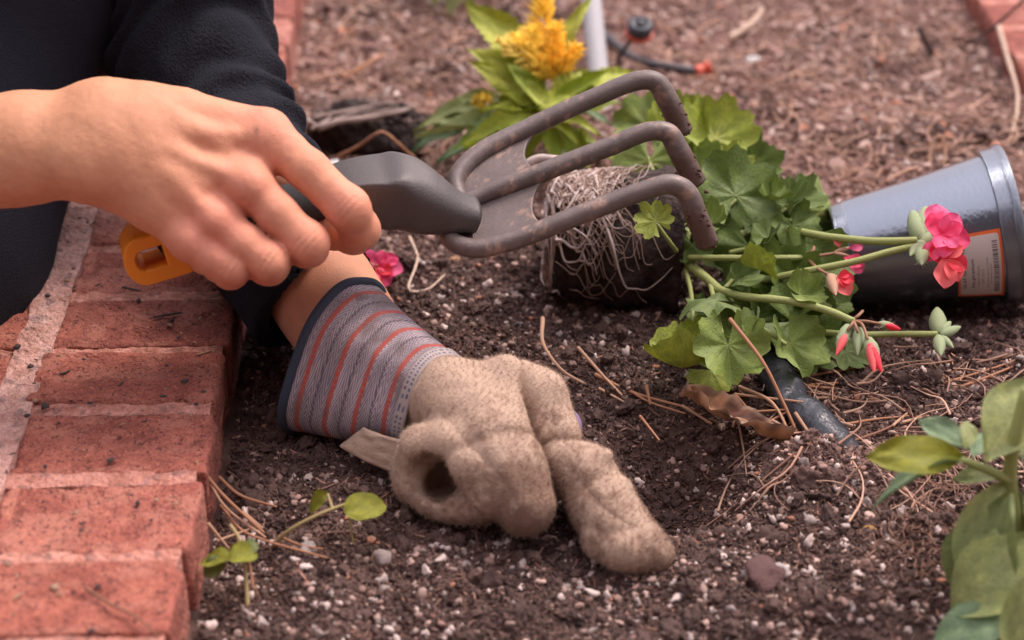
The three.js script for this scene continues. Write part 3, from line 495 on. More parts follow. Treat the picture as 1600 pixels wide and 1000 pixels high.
  const glove = part('glove', boxUV(gg), suedeMat, person); glove.userData.label = 'dirty tan suede work glove with a striped cuff, fingers dug into the soil';
  // the nap: short fibres standing off the suede
  {
    seed(31);
    const src = gg.attributes.position, nr = gg.attributes.normal, nt = src.count / 3, hair = new THREE.ConeGeometry(0.5, 1, 3, 1, true).translate(0, 0.5, 0), cnt = 75000, im = new THREE.InstancedMesh(hair, std({ color: 0xffffff, roughness: 1 }), cnt), M = MB(), q = new THREE.Quaternion(), Y = V(0, 1, 0), n = V(0, 0, 0), p = V(0, 0, 0);
    for (let i = 0; i < cnt; i++) {
      const k = 3 * Math.floor(R() * nt); p.set(src.getX(k), src.getY(k), src.getZ(k)); n.set(nr.getX(k) + rr(-0.9, 0.9), nr.getY(k) + rr(-0.9, 0.5), nr.getZ(k) + rr(-0.9, 0.9)).normalize();
      q.setFromUnitVectors(Y, n); const L = rr(0.0008, 0.0024); im.setMatrixAt(i, M.compose(p, q, V(0.00012, L, 0.00012)));
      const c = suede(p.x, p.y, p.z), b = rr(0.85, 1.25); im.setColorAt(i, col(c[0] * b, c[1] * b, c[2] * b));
    }
    im.name = numbered('suede_nap'); im.userData.kind = 'stuff'; im.castShadow = im.receiveShadow = true; glove.add(im); im.position.copy(glove.position).negate().sub(person.position); im.position.set(-person.position.x, -person.position.y, -person.position.z);
  }
  const cuff = part('cuff', sheet(0, 0.985, 40, 96, 0), phys({ map: cuffMap, bumpMap: scaled(weaveBump, 4, 9), bumpScale: 0.0006, roughness: 0.95, sheen: 0.3, sheenRoughness: 0.8, sheenColor: col(0.3, 0.3, 0.36) }), glove); cuff.userData.label = 'grey herringbone cuff with thin red stripes';
  const ring = (t, out, r) => { const pts = []; for (let j = 0; j < 40; j++) pts.push(cuffAt(t, j / 40 * 2 * Math.PI, out)); const c = new THREE.CatmullRomCurve3(pts, true); return new THREE.TubeGeometry(c, 160, r, 10, true); };
  part('cuff_binding', ring(0.0, -0.0002, 0.0026), phys({ color: col(0.045, 0.055, 0.085), roughness: 0.95, bumpMap: scaled(grainFine, 30, 6), bumpScale: 0.0006, sheen: 0.4, sheenColor: col(0.15, 0.17, 0.22) }), glove);
  const bandMap = canvasTexture(256, 1024, (c, w, h) => { c.fillStyle = '#b9a9a2'; c.fillRect(0, 0, w, h); seed(5); for (let j = 0; j < 64; j++) for (const x of [70, 165]) { c.fillStyle = `rgb(${92 + 20 * R()},${90 + 20 * R()},${118 + 20 * R()})`; c.fillRect(x - 26 + 8 * R(), j * 16 + 3 * R(), 46, 6 + 3 * R()); } for (let k = 0; k < 5000; k++) { c.fillStyle = `rgba(${R() > 0.5 ? '235,225,218' : '80,66,62'},0.16)`; c.fillRect(R() * w, R() * h, 6, 2); } });
  part('seam_band', sheet(0.93, 1.03, 6, 96, 0.0014), std({ map: bandMap, roughness: 0.95, bumpMap: scaled(grainFine, 2, 10), bumpScale: 0.0006 }), glove);
  // leather tab at the heel of the hand
  {
    const q = [at(529, 697, 0.995), at(568, 667, 0.985), at(648, 688, 0.972), at(628, 740, 0.978)], n = q[1].clone().sub(q[0]).cross(q[3].clone().sub(q[0])).normalize(); if (n.dot(FWD) > 0) n.negate();
    const N = 22, pos = [], idx = [];
    for (let l = 0; l < 2; l++) for (let i = 0; i <= N; i++) for (let j = 0; j <= N; j++) {
      const s = i / N, t = j / N, p = q[0].clone().lerp(q[3], s).lerp(q[1].clone().lerp(q[2], s), t), ed = Math.min(s, t, 1 - s, 1 - t), r = Math.min(1, ed * 7);
      p.addScaledVector(n, (l ? -0.0014 : 0.0014) * Math.sqrt(1 - (1 - r) ** 2) + 0.004 * Math.sin(s * 2.6) + 0.0006 * noise(s * 6, t * 6, 2)); pos.push(p.x, p.y, p.z);
    }
    const M = (N + 1) ** 2; for (let l = 0; l < 2; l++) for (let i = 0; i < N; i++) for (let j = 0; j < N; j++) { const a = l * M + i * (N + 1) + j, b = a + N + 1; l ? idx.push(a, a + 1, b, b, a + 1, b + 1) : idx.push(a, b, a + 1, a + 1, b, b + 1); }
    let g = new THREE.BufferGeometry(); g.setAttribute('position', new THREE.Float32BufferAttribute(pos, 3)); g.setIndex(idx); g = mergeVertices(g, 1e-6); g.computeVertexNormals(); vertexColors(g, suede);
    part('leather_tab', boxUV(g), suedeMat, glove);
  }
  { const p = tube([at(884, 640, 0.99), at(897, 662, 0.983), at(899, 684, 0.978)], (t) => 0.0042 * Math.sin(0.5 + t * 2.2), 0, 8, 12); part('back_fabric', p, std({ color: col(0.2, 0.14, 0.24), roughness: 0.95 }), glove); }
}

// ---------- hand cultivator ----------
{
  const tool = thing('hand_cultivator', 'three-pronged hand cultivator with black handle and orange end cap, gripped in the bare hand', 'hand cultivator', at(620, 290, 1.0));
  const H0 = at(208, 400, 0.986), H1 = at(245, 388, 0.988), H2 = at(530, 302, 1.0), F0 = at(560, 296, 1.002), F1 = at(622, 300, 1.006), F2 = at(700, 328, 1.014), F3 = at(740, 335, 1.02);
  const hAx = H2.clone().sub(H0).normalize();
  const plastic = phys({ color: col(0.02, 0.02, 0.022), roughness: 0.6, bumpMap: scaled(grainFine, 20, 60), bumpScale: 0.0003 });
  part('handle', tube([H1.clone().addScaledVector(hAx, 0.006), at(330, 362, 0.991), at(430, 333, 0.996), H2], (t) => 0.0112 + 0.0022 * Math.sin(t * 3.1), 0, 24, 40), plastic, tool);
  { // orange cap with a hanging slot cut right through it
    const side = camDir(0.27, 0.9, 0.42); side.addScaledVector(hAx, -side.dot(hAx)).normalize(); const thk = hAx.clone().cross(side).normalize();
    const s = new THREE.Shape(), W = 0.0128; s.moveTo(0.026, -W); s.lineTo(0.004, -W); s.bezierCurveTo(-0.007, -W * 0.9, -0.007, W * 0.9, 0.004, W); s.lineTo(0.026, W); s.lineTo(0.026, -W);
    const h = new THREE.Path(); h.moveTo(0.004, -0.0062); h.lineTo(0.017, -0.0062); h.lineTo(0.017, 0.0075); h.lineTo(0.004, 0.0075); h.bezierCurveTo(-0.0015, 0.005, -0.0015, -0.004, 0.004, -0.0062); s.holes.push(h);
    const g = new THREE.ExtrudeGeometry(s, { depth: 0.018, bevelEnabled: true, bevelThickness: 0.002, bevelSize: 0.0012, bevelSegments: 4, curveSegments: 20 }).translate(0, 0, -0.009);
    // the slot shows its face towards the camera
    g.applyMatrix4(new THREE.Matrix4().makeBasis(hAx, side, thk)); g.translate(H0.x, H0.y, H0.z);
    part('end_cap', g, phys({ color: col(0.86, 0.30, 0.02), roughness: 0.45 }), tool);
  }
  const T = (u, v, d) => at(u, v, d);
  const steel = phys({ vertexColors: true, roughness: 0.5, metalness: 0.12, bumpMap: scaled(grainFine, 70), bumpScale: 0.00018, clearcoat: 0.15, clearcoatRoughness: 0.5 });
  const TIPS = [at(1068, 212, 1.08), at(1085, 290, 1.05), at(1102, 380, 1.025)];
  const paint = (x, y, z) => {                                             // grey brown paint, scuffed, soil stuck to the prong ends
    const n = fbm(x * 90, y * 90, z * 90, 4), g = noise(x * 600, y * 600, z * 600), w = smooth(0.2, 0.42, fbm(x * 160 + 3, y * 160, z * 160, 3) + 0.2 * g), k = 1 + 0.28 * n + 0.12 * g;
    let s = 0; for (const t of TIPS) s = Math.max(s, Math.exp(-((x - t.x) ** 2 + (y - t.y) ** 2 + (z - t.z) ** 2) / (2 * 0.016 ** 2)));
    const soil = clamp(smooth(0.25, 0.6, s + 0.5 * g * 0.5 + 0.25 * n)) * 0.8; let r = mix(0.125, 0.34, w * 0.6) * k, gg = mix(0.092, 0.21, w * 0.6) * k, b = mix(0.082, 0.15, w * 0.6) * k;
    return [mix(r, 0.09, soil), mix(gg, 0.045, soil), mix(b, 0.032, soil)];
  };
  // ferrule: a hexagonal neck that bends down into the head
  {
    const top = camDir(-0.12, 0.8, 0.6), pts = [at(520, 305, 0.999), at(560, 297, 1.001), F1, at(668, 318, 1.01), F2, F3], c = new THREE.CatmullRomCurve3(pts, false, 'centripetal'), pos = [], idx = [], S = 48, n = 44;
    for (let i = 0; i <= n; i++) {
      const t = i / n, p = c.getPointAt(t), tn = c.getTangentAt(t), u = top.clone().addScaledVector(tn, -top.dot(tn)).normalize(), w = tn.clone().cross(u);
      const hw = mix(0.0142, 0.0172, smooth(0, 0.42, t)) * mix(1, 0.7, smooth(0.5, 1, t)), hh = mix(0.0136, 0.0172, smooth(0, 0.42, t)) * mix(1, 0.5, smooth(0.55, 1, t));
      for (let s = 0; s < S; s++) { const a = s / S * 2 * Math.PI, m = mix(6, 2.6, smooth(0.35, 0.6, t)), ca = Math.cos(a), sa = Math.sin(a), k = Math.pow(Math.abs(ca) ** m + Math.abs(sa) ** m, -1 / m); let y = sa * k; const cut = mix(0.8, 1, smooth(0.3, 0.46, t)); if (y > cut) y = cut; const q = p.clone().addScaledVector(w, ca * k * hw).addScaledVector(u, y * hh); pos.push(q.x, q.y, q.z); }
    }
    for (let i = 0; i < n; i++) for (let s = 0; s < S; s++) { const a = i * S + s, b = i * S + (s + 1) % S; idx.push(a, b, a + S, b, b + S, a + S); }
    const e = pos.length / 3; pos.push(pts[0].x, pts[0].y, pts[0].z, F3.x, F3.y, F3.z); for (let s = 0; s < S; s++) { idx.push((s + 1) % S, s, e); idx.push(n * S + s, n * S + (s + 1) % S, e + 1); }
    let g = new THREE.BufferGeometry(); g.setAttribute('position', new THREE.Float32BufferAttribute(pos, 3)); g.setIndex(idx); g.computeVertexNormals();
    vertexColors(g, (x, y, z) => { const k = 1 + 0.12 * fbm(x * 120, y * 120, z * 120, 3) + 0.06 * noise(x * 700, y * 700, z * 700); return [0.066 * k, 0.054 * k, 0.051 * k]; });
    part('ferrule', boxUV(g), steel, tool);
  }
  const P1 = [T(722, 322, 1.034), T(712, 282, 1.042), T(745, 242, 1.052), T(830, 198, 1.063), T(930, 152, 1.067), T(998, 126, 1.069), T(1024, 128, 1.07), T(1044, 158, 1.074), T(1066, 206, 1.083)];
  const P2 = [T(715, 322, 1.028), T(760, 302, 1.031), T(850, 268, 1.034), T(950, 230, 1.036), T(1016, 205, 1.037), T(1043, 208, 1.038), T(1060, 235, 1.042), T(1087, 286, 1.051)];
  const P3 = [T(700, 345, 1.02), T(704, 374, 1.012), T(740, 388, 1.008), T(800, 376, 1.008), T(900, 338, 1.01), T(1000, 300, 1.012), T(1048, 288, 1.013), T(1072, 300, 1.015), T(1088, 338, 1.021), T(1106, 380, 1.03)];
  const prongR = (t) => mix(0.0053, 0.0062, smooth(0.7, 0.9, t)) * (0.9 + 0.1 * smooth(0, 0.2, t));
  // each prong is slightly flattened stock
  for (const p of [P1, P2, P3]) { const g = tube(p, prongR, 0, 20, 120, 0.03); vertexColors(g, paint); part('prong', boxUV(g), steel, tool); }
  { // the webbed plate between the prongs, two arched cut-outs at its end
    const A = P1.slice(1), edge = (P, t) => new THREE.CatmullRomCurve3(P, false, 'centripetal').getPointAt(t), pos = [], idx = [], N = 30, Mx = 44;
    const ends = { 0: 0.42, 1: 0.305, 2: 0.45 };
    const curves = [P1, P2, P3].map((P) => new THREE.CatmullRomCurve3(P, false, 'centripetal'));
    const thick = 0.0026, nrm = camDir(0.0, 0.72, 0.7);
    for (let l = 0; l < 2; l++) for (let k = 0; k < 2; k++) for (let i = 0; i <= N; i++) for (let j = 0; j <= Mx; j++) {
      const s = i / N, t = j / Mx, arch = 1 - 0.27 * Math.sqrt(Math.max(0, 1 - (2 * s - 1) ** 2)), a = curves[k].getPointAt(mix(k ? 0.02 : 0.05, k ? ends[1] * 1.22 : ends[0] * 1.15, t * arch)), b = curves[k + 1].getPointAt(mix(k ? 0.05 : 0.02, k ? ends[2] * 0.98 : ends[1] * 1.22, t * arch));
      const p = a.lerp(b, s).addScaledVector(nrm, (l ? -thick : 0) - 0.0012 - 0.0012 * Math.sin(Math.PI * s)); pos.push(p.x, p.y, p.z);
    }
    const W = (N + 1) * (Mx + 1), I = (l, k, i, j) => (l * 2 + k) * W + i * (Mx + 1) + j;
    for (let k = 0; k < 2; k++) { for (let i = 0; i < N; i++) for (let j = 0; j < Mx; j++) { idx.push(I(0, k, i, j), I(0, k, i + 1, j), I(0, k, i, j + 1), I(0, k, i, j + 1), I(0, k, i + 1, j), I(0, k, i + 1, j + 1)); idx.push(I(1, k, i, j), I(1, k, i, j + 1), I(1, k, i + 1, j), I(1, k, i, j + 1), I(1, k, i + 1, j + 1), I(1, k, i + 1, j)); } for (let i = 0; i < N; i++) idx.push(I(0, k, i, Mx), I(0, k, i + 1, Mx), I(1, k, i, Mx), I(1, k, i, Mx), I(0, k, i + 1, Mx), I(1, k, i + 1, Mx)); }
    const g = new THREE.BufferGeometry(); g.setAttribute('position', new THREE.Float32BufferAttribute(pos, 3)); g.setIndex(idx); g.computeVertexNormals(); vertexColors(g, paint);
    part('head_plate', boxUV(g), steel, tool);
  }
  { // soil caked on the prong ends
    seed(41); const clods = pebbleShape(4, 1, 0.5), L = [];
    for (const P of [P1, P2, P3]) { const c = new THREE.CatmullRomCurve3(P, false, 'centripetal'), out = []; for (let i = 0; i < 70; i++) { const p = c.getPointAt(1 - 0.14 * R() ** 1.3); const s = rr(0.0004, 0.0014); out.push(clods.clone().scale(s, s * 0.8, s).translate(p.x + rr(-1, 1) * 0.0058, p.y + rr(-1, 1) * 0.004 , p.z + rr(-0.2, 1) * 0.0058)); } L.push(...out); }
    const g = mergeGeometries(L); const m = part('caked_soil', g, std({ color: col(0.1, 0.05, 0.035), roughness: 1 }), tool); m.userData.kind = 'stuff';
  }
}

// ---------- leaves, petals, roots ----------
function leafPrint(base, vein, kind) {                                      // colour print of a leaf: veins, mottling, blemishes
  return canvasTexture(512, 512, (c, w, h) => {
    const im = c.createImageData(w, h), d = im.data;
    for (let j = 0; j < h; j++) for (let i = 0; i < w; i++) { const n = fbm(i / 50, j / 50, base[0], 4), f = noise(i / 5, j / 5, base[1]), k = 1 + 0.14 * n + 0.08 * f, o = (j * w + i) * 4, y = 0.12 * Math.max(0, n); d[o] = base[0] * k * (1 + y); d[o + 1] = base[1] * k * (1 + y * 0.6); d[o + 2] = base[2] * k; d[o + 3] = 255; }
    c.putImageData(im, 0, 0); c.lineCap = 'round';
    const line = (pts, wd, a) => { c.strokeStyle = `rgba(${vein.join(',')},${a})`; c.lineWidth = wd; c.beginPath(); c.moveTo(pts[0][0], pts[0][1]); for (let i = 1; i < pts.length; i++) c.lineTo(pts[i][0], pts[i][1]); c.stroke(); };
    if (kind === 'palmate') {
      for (let k = -3; k <= 3; k++) {
        const a = k * 0.72, x0 = 256, y0 = 256, L = 240; for (let s = 0; s < 14; s++) line([[x0 + Math.sin(a) * L * s / 14, y0 - Math.cos(a) * L * s / 14], [x0 + Math.sin(a) * L * (s + 1) / 14, y0 - Math.cos(a) * L * (s + 1) / 14]], 6 * (1 - s / 15), 0.55);
        for (const sd of [-1, 1]) for (const t of [0.38, 0.58, 0.76]) { const px = x0 + Math.sin(a) * L * t, py = y0 - Math.cos(a) * L * t, b = a + sd * 0.55; line([[px, py], [px + Math.sin(b) * 52, py - Math.cos(b) * 52]], 2.4, 0.28); }
      }
    } else {
      for (let s = 0; s < 20; s++) line([[256, 505 - s * 25], [256, 505 - (s + 1) * 25]], 10 * (1 - s / 21), 0.8);
      for (let k = 1; k < 9; k++) for (const sd of [-1, 1]) { const y = 500 - k * 52; line([[256, y], [256 + sd * 90, y - 55], [256 + sd * 180, y - 90]], 3, 0.38); }
    }
  });
}
const leafMats = (() => {
  const P = leafPrint([134, 148, 82], [172, 182, 118], 'palmate'), Y = leafPrint([146, 158, 62], [196, 200, 116], 'palmate'), L = leafPrint([164, 174, 62], [190, 196, 110], 'pinnate'), O = leafPrint([156, 168, 130], [182, 190, 152], 'pinnate'), g = scaled(grainFine, 2);
  const m = (map, color) => phys({ map, color, roughness: 0.5, bumpMap: g, bumpScale: 0.0004, transmission: 0.3, thickness: 0, specularIntensity: 0.55, side: THREE.DoubleSide });
  return { dark: m(P, 0xb8c8a8), mid: m(P, 0xe6f0cc), grey: m(P, 0xccd8cc), young: m(Y, 0xffffff), lime: m(L, 0xffffff), limeDark: m(L, 0xccd8a0), oliveYellow: m(L, 0xd0c8a0), teal: m(O, 0xc8e0d8), olive: m(O, 0xf4f2c8), oliveDark: m(O, 0xc4c8a0) };
})();
// round lobed geranium leaf, petiole joint at the origin, tip to +y, radius about 1
function geraniumLeaf(sd, o = {}) {
  const { cup = 0.25, fold = 0, ruffle = 0.28, lobe = 0.2, open = 0.32, curl = 0 } = o, NR = 12, NA = 96, pos = [], uv = [], idx = [];
  for (let i = 0; i <= NR; i++) for (let j = 0; j <= NA; j++) {
    const r0 = i / NR, s = j / NA * 2 - 1, a = s * (Math.PI - open), p = a / 0.72, fr = Math.abs(p - Math.round(p)) * 2;
    const sc = 0.05 * (0.5 - Math.abs((p * 3.0 % 1 + 1) % 1 - 0.5)) * 2, side = 1 - 0.16 * Math.abs(s) ** 3, R1 = side * (1 - lobe * fr ** 3 * (1 - 0.4 * Math.abs(s)) + sc + 0.05 * noise(a * 2.2, sd)), r = r0 * R1;
    let x = Math.sin(a) * r, y = Math.cos(a) * r;
    let z = cup * r * r - 0.06 * (1 - fr) * Math.min(1, r * 2) * (1 - r * 0.4) + ruffle * r * r * Math.sin(a * 5 + sd * 3) * 0.6 + 0.06 * noise(x * 2 + sd, y * 2, 3) + curl * Math.max(0, y) ** 2;
    if (fold) { const k = fold * (0.6 + 0.4 * r), t = Math.abs(x); z += t * Math.sin(k); x *= Math.cos(k); }
    pos.push(x, y, z); uv.push(0.5 + Math.sin(a) * r0 * 0.48, 0.5 + Math.cos(a) * r0 * 0.48);
  }
  for (let i = 0; i < NR; i++) for (let j = 0; j < NA; j++) { const a = i * (NA + 1) + j, b = a + NA + 1; idx.push(a, b, a + 1, a + 1, b, b + 1); }
  const g = new THREE.BufferGeometry(); g.setAttribute('position', new THREE.Float32BufferAttribute(pos, 3)); g.setAttribute('uv', new THREE.Float32BufferAttribute(uv, 2)); g.setIndex(idx); g.computeVertexNormals(); return g;
}
// long leaf from the origin to (0, 1, 0): w half width, arch backwards, v trough, teeth on the margin
function longLeaf(sd, { w = 0.2, arch = 0.2, trough = 0.3, teeth = 0, twist = 0, peak = 0.42, wave = 0.03, blunt = 0 } = {}) {
  const N = 44, M = 10, pos = [], uv = [], idx = [];
  for (let i = 0; i <= N; i++) for (let j = 0; j <= M; j++) {
    const t = i / N, s = j / M * 2 - 1, sh = blunt ? Math.pow(Math.sin(Math.PI * Math.pow(t, Math.log(0.5) / Math.log(peak))), blunt < 1 ? 0.95 : 0.62) : Math.pow(t / 0.36, 0.62) * Math.pow((1 - t) / 0.64, 1.1), tooth = 1 + teeth * ((t * 13) % 1 - 0.5);
    const hw = Math.max(0.008, w * sh * tooth + 0.012 * (1 - t)), tw = twist * t, x0 = s * hw, z0 = trough * Math.abs(s) ** 1.6 * hw + wave * Math.sin(t * 9 + sd + s * 2) * Math.abs(s) + 0.03 * noise(t * 4, s * 2, sd);
    const x = x0 * Math.cos(tw) - z0 * Math.sin(tw), z = x0 * Math.sin(tw) + z0 * Math.cos(tw) - arch * t * t; pos.push(x, t * (1 - 0.12 * arch * t), z); uv.push(0.5 + s * 0.46 * Math.max(0.12, sh), 0.02 + 0.96 * t);
  }
  for (let i = 0; i < N; i++) for (let j = 0; j < M; j++) { const a = i * (M + 1) + j, b = a + M + 1; idx.push(a, a + 1, b, b, a + 1, b + 1); }
  const g = new THREE.BufferGeometry(); g.setAttribute('position', new THREE.Float32BufferAttribute(pos, 3)); g.setAttribute('uv', new THREE.Float32BufferAttribute(uv, 2)); g.setIndex(idx); g.computeVertexNormals(); return g;
}
const stemMat = std({ color: col(0.27, 0.30, 0.09), roughness: 0.6, bumpMap: scaled(grainFine, 1, 40), bumpScale: 0.0003 }), stemBrown = std({ color: col(0.26, 0.13, 0.07), roughness: 0.75 });
const petalMat = (r, g, b) => phys({ color: col(r, g, b), roughness: 0.6, transmission: 0.4, thickness: 0, specularIntensity: 0.4, side: THREE.DoubleSide });
const pink = [petalMat(0.88, 0.09, 0.22), petalMat(0.9, 0.15, 0.32), petalMat(0.88, 0.17, 0.17), petalMat(0.8, 0.05, 0.08)];
const petal = (sd) => longLeaf(sd, { w: 0.36, arch: 0.22, trough: 0.35, peak: 0.66, wave: 0.05, blunt: 1 });
const petals = [petal(1), petal(4), petal(8)];
const budShape = new THREE.LatheGeometry([[0.001, 0], [0.2, 0.05], [0.33, 0.25], [0.34, 0.45], [0.25, 0.7], [0.1, 0.92], [0.002, 1]].map(([x, y]) => new THREE.Vector2(x, y)), 12);
const budMat = std({ color: col(0.24, 0.29, 0.15), roughness: 0.8 }), budTip = petalMat(0.75, 0.08, 0.05), hairMat = std({ color: col(0.6, 0.62, 0.5), roughness: 0.8 });
function hairs(place0, r, n, len) { const h = []; for (let i = 0; i < n; i++) { const d = V(rr(-1, 1), rr(-1, 1), rr(-1, 1)).normalize(), a = place0.clone().addScaledVector(d, r), g = new THREE.ConeGeometry(0.00009, len, 3, 1, true); g.applyQuaternion(new THREE.Quaternion().setFromUnitVectors(V(0, 1, 0), d)); g.translate(a.x, a.y, a.z); h.push(g); } return mergeGeometries(h); }
const px = (d) => d / FPX;
// a bud pointing from a to b
function bud(parent, a, b, mat = budMat, fat = 1, name = 'bud') { const m = mesh(name, budShape, mat, parent), d = b.clone().sub(a); m.quaternion.setFromUnitVectors(V(0, 1, 0), d.clone().normalize()); const L = d.length(); m.scale.set(L * fat, L, L * fat); const p = a.clone(); for (let q = parent; q && q !== scene; q = q.parent) p.sub(q.position); m.position.copy(p); return m; }

// ---------- uprooted geranium ----------
{
  seed(51);
  const base = on(1040, 470), pl = thing('geranium_plant', 'pink geranium lying unpotted on its side, pale roots round its dark root ball', 'geranium', base);
  // root ball: a tapered plug, its matted foot towards the hands
  const b0 = at(872, 352, 1.145), b1 = at(1060, 388, 1.15); b0.y = 0.034; b1.y = 0.032;
  const ax = b1.clone().sub(b0), L = ax.length(), n = ax.clone().normalize(), up = V(0, 1, 0).addScaledVector(n, -n.y).normalize(), sd = n.clone().cross(up);
  {
    const S = 110, N = 70, pos = [], idx = [], cl = [];
    for (let i = 0; i <= N; i++) for (let s = 0; s <= S; s++) {
      const t = (i - 10) / (N - 20), a = s / S * 2 * Math.PI; let r = mix(0.033, 0.044, clamp(t)), tt = clamp(t);
      if (i < 10) r *= Math.sqrt(1 - ((10 - i) / 10) ** 2 * 0.999) * 0.4 + 0.6 * (i / 10); if (i > N - 10) r *= (N - i) / 10;
      const p0 = b0.clone().addScaledVector(ax, tt), q = p0.clone().addScaledVector(up, Math.cos(a) * r).addScaledVector(sd, Math.sin(a) * r), w = 0.0035 * noise(q.x * 60, q.y * 60, q.z * 60) + 0.0022 * noise(q.x * 160, q.y * 160, q.z * 160) + 0.0012 * noise(q.x * 380, q.y * 380, q.z * 380);
      q.addScaledVector(q.clone().sub(p0).normalize(), w); if (i < 10) q.addScaledVector(n, -0.006 * (1 - (i / 10)) + 0.003 * noise(a * 2, i * 0.3)); pos.push(q.x, q.y, q.z);
      const k = 0.8 + 0.5 * noise(q.x * 220, q.y * 220, q.z * 220); cl.push(0.048 * k, 0.03 * k, 0.026 * k);
    }
    for (let i = 0; i < N; i++) for (let s = 0; s < S; s++) { const a = i * (S + 1) + s, b = a + S + 1; idx.push(a, b, a + 1, a + 1, b, b + 1); }
    const g = new THREE.BufferGeometry(); g.setAttribute('position', new THREE.Float32BufferAttribute(pos, 3)); g.setAttribute('color', new THREE.Float32BufferAttribute(cl, 3)); g.setIndex(idx); g.computeVertexNormals();
    part('root_ball', boxUV(g), std({ vertexColors: true, roughness: 1, bumpMap: scaled(grainFine, 20), bumpScale: 0.002, side: THREE.DoubleSide }), pl);
    // roots: pale strands matted round the foot and along the plug
    const surf = (t, a, o) => { const r = mix(0.033, 0.044, clamp(t)) + o, p = b0.clone().addScaledVector(ax, t); return p.addScaledVector(up, Math.cos(a) * r).addScaledVector(sd, Math.sin(a) * r); };
    const strands = [], fine = [];
    for (let k = 0; k < 210; k++) {
      let a = R() < 0.85 ? (R() - R()) * 0.9 + 0.3 : rr(-2.6, 2.2), t = rr(-0.08, 0.3), da = rr(-0.4, 0.4), dt = rr(0.03, 0.12); const pts = [], m = 4 + Math.floor(R() * 8);
      for (let i = 0; i < m; i++) { pts.push(surf(t, a, 0.0025 + 0.0028 * R())); a += da * 0.5 + rr(-0.22, 0.22); t += dt * 0.6; da = da * 0.8 + rr(-0.25, 0.25); if (t > 0.95) break; }
      if (pts.length > 2) (k % 4 ? fine : strands).push(tube(pts, k % 4 ? 0.00032 : rr(0.0005, 0.0012), 0.0002, 5, pts.length * 3));
    }
    for (let k = 0; k < 150; k++) {                                         // across the foot of the plug
      const pts = []; let a = rr(0, 6.28), r = rr(0.008, 0.034); const da = rr(-0.5, 0.5), dr = rr(-0.004, 0.004);
      for (let i = 0; i < 7; i++) { pts.push(b0.clone().addScaledVector(n, -0.0055 - 0.003 * R() + Math.max(0, r - 0.027) * 0.6).addScaledVector(up, Math.cos(a) * r).addScaledVector(sd, Math.sin(a) * r)); a += da + rr(-0.15, 0.15); r = clamp(r + dr, 0.003, 0.034); }
      (k % 3 ? fine : strands).push(tube(pts, k % 3 ? 0.0004 : rr(0.0007, 0.0013), 0.0003, 5, 20));
    }
    const rootMat = std({ color: col(0.5, 0.4, 0.36), roughness: 0.85 });
    strands.push(tube([at(822, 258, 1.128), at(848, 247, 1.124), at(878, 250, 1.122), at(905, 256, 1.124)], 0.0032, 0.0014, 8, 20, 0.3));
    const a = part('roots', mergeGeometries(strands), rootMat, pl), b = part('fine_roots', mergeGeometries(fine), std({ color: col(0.34, 0.23, 0.18), roughness: 0.9 }), pl); a.userData.kind = b.userData.kind = 'stuff';
  }
  // stems: [points as (u, v, height)], radius in mm
  const pt = ([u, v, h]) => on(u, v, h);
  const stem = (pts, r0, r1, mat = stemMat, name = 'stem') => part(name, tube(pts.map(pt), r0 * mm, r1 * mm, 10, pts.length * 8, 0.08), mat, pl);
  const crown = [1058, 402, 0.036];
  stem([[1040, 395, 0.034], crown, [1100, 432, 0.04], [1128, 458, 0.04], [1158, 494, 0.036], [1176, 526, 0.03]], 3.2, 2.2);
  stem([crown, [1085, 403, 0.045], [1160, 403, 0.052], [1230, 403, 0.054], [1262, 402, 0.054]], 2.0, 1.7);
  stem([[1080, 398, 0.04], [1140, 372, 0.05], [1206, 358, 0.056], [1300, 371, 0.062], [1370, 377, 0.066], [1432, 376, 0.07]], 2.5, 2.2);
  stem([[1180, 440, 0.04], [1260, 424, 0.052], [1338, 408, 0.06], [1388, 394, 0.064], [1436, 383, 0.068]], 2.2, 2.0);
  stem([[1120, 452, 0.042], [1160, 463, 0.048], [1230, 470, 0.05], [1290, 484, 0.05], [1334, 502, 0.048]], 2.4, 2.0);
  stem([[1180, 500, 0.02], [1260, 516, 0.022], [1340, 523, 0.03], [1400, 522, 0.034], [1464, 522, 0.036]], 2.0, 1.7);
  for (const [a, b, c] of [[[1186, 352, 0.056], [1210, 344, 0.06], [1236, 344, 0.062]], [[1190, 345, 0.06], [1212, 336, 0.064], [1228, 326, 0.066]], [[1172, 500, 0.036], [1196, 516, 0.036], [1228, 538, 0.034]], [[1070, 415, 0.036], [1080, 460, 0.036], [1084, 514, 0.03]], [[1110, 446, 0.04], [1118, 476, 0.044], [1128, 520, 0.042]], [[1062, 400, 0.038], [1042, 372, 0.07], [1026, 350, 0.08]], [[1075, 398, 0.04], [1110, 350, 0.058], [1150, 312, 0.068]], [[1060, 395, 0.04], [1040, 320, 0.055], [1012, 245, 0.06]], [[1070, 392, 0.04], [1090, 300, 0.06], [1118, 222, 0.07]], [[1128, 456, 0.04], [1160, 425, 0.046], [1192, 418, 0.05]], [[1140, 395, 0.046], [1180, 388, 0.05], [1222, 396, 0.05]]]) stem([a, b, c], 1.5, 1.1, stemMat, 'petiole');
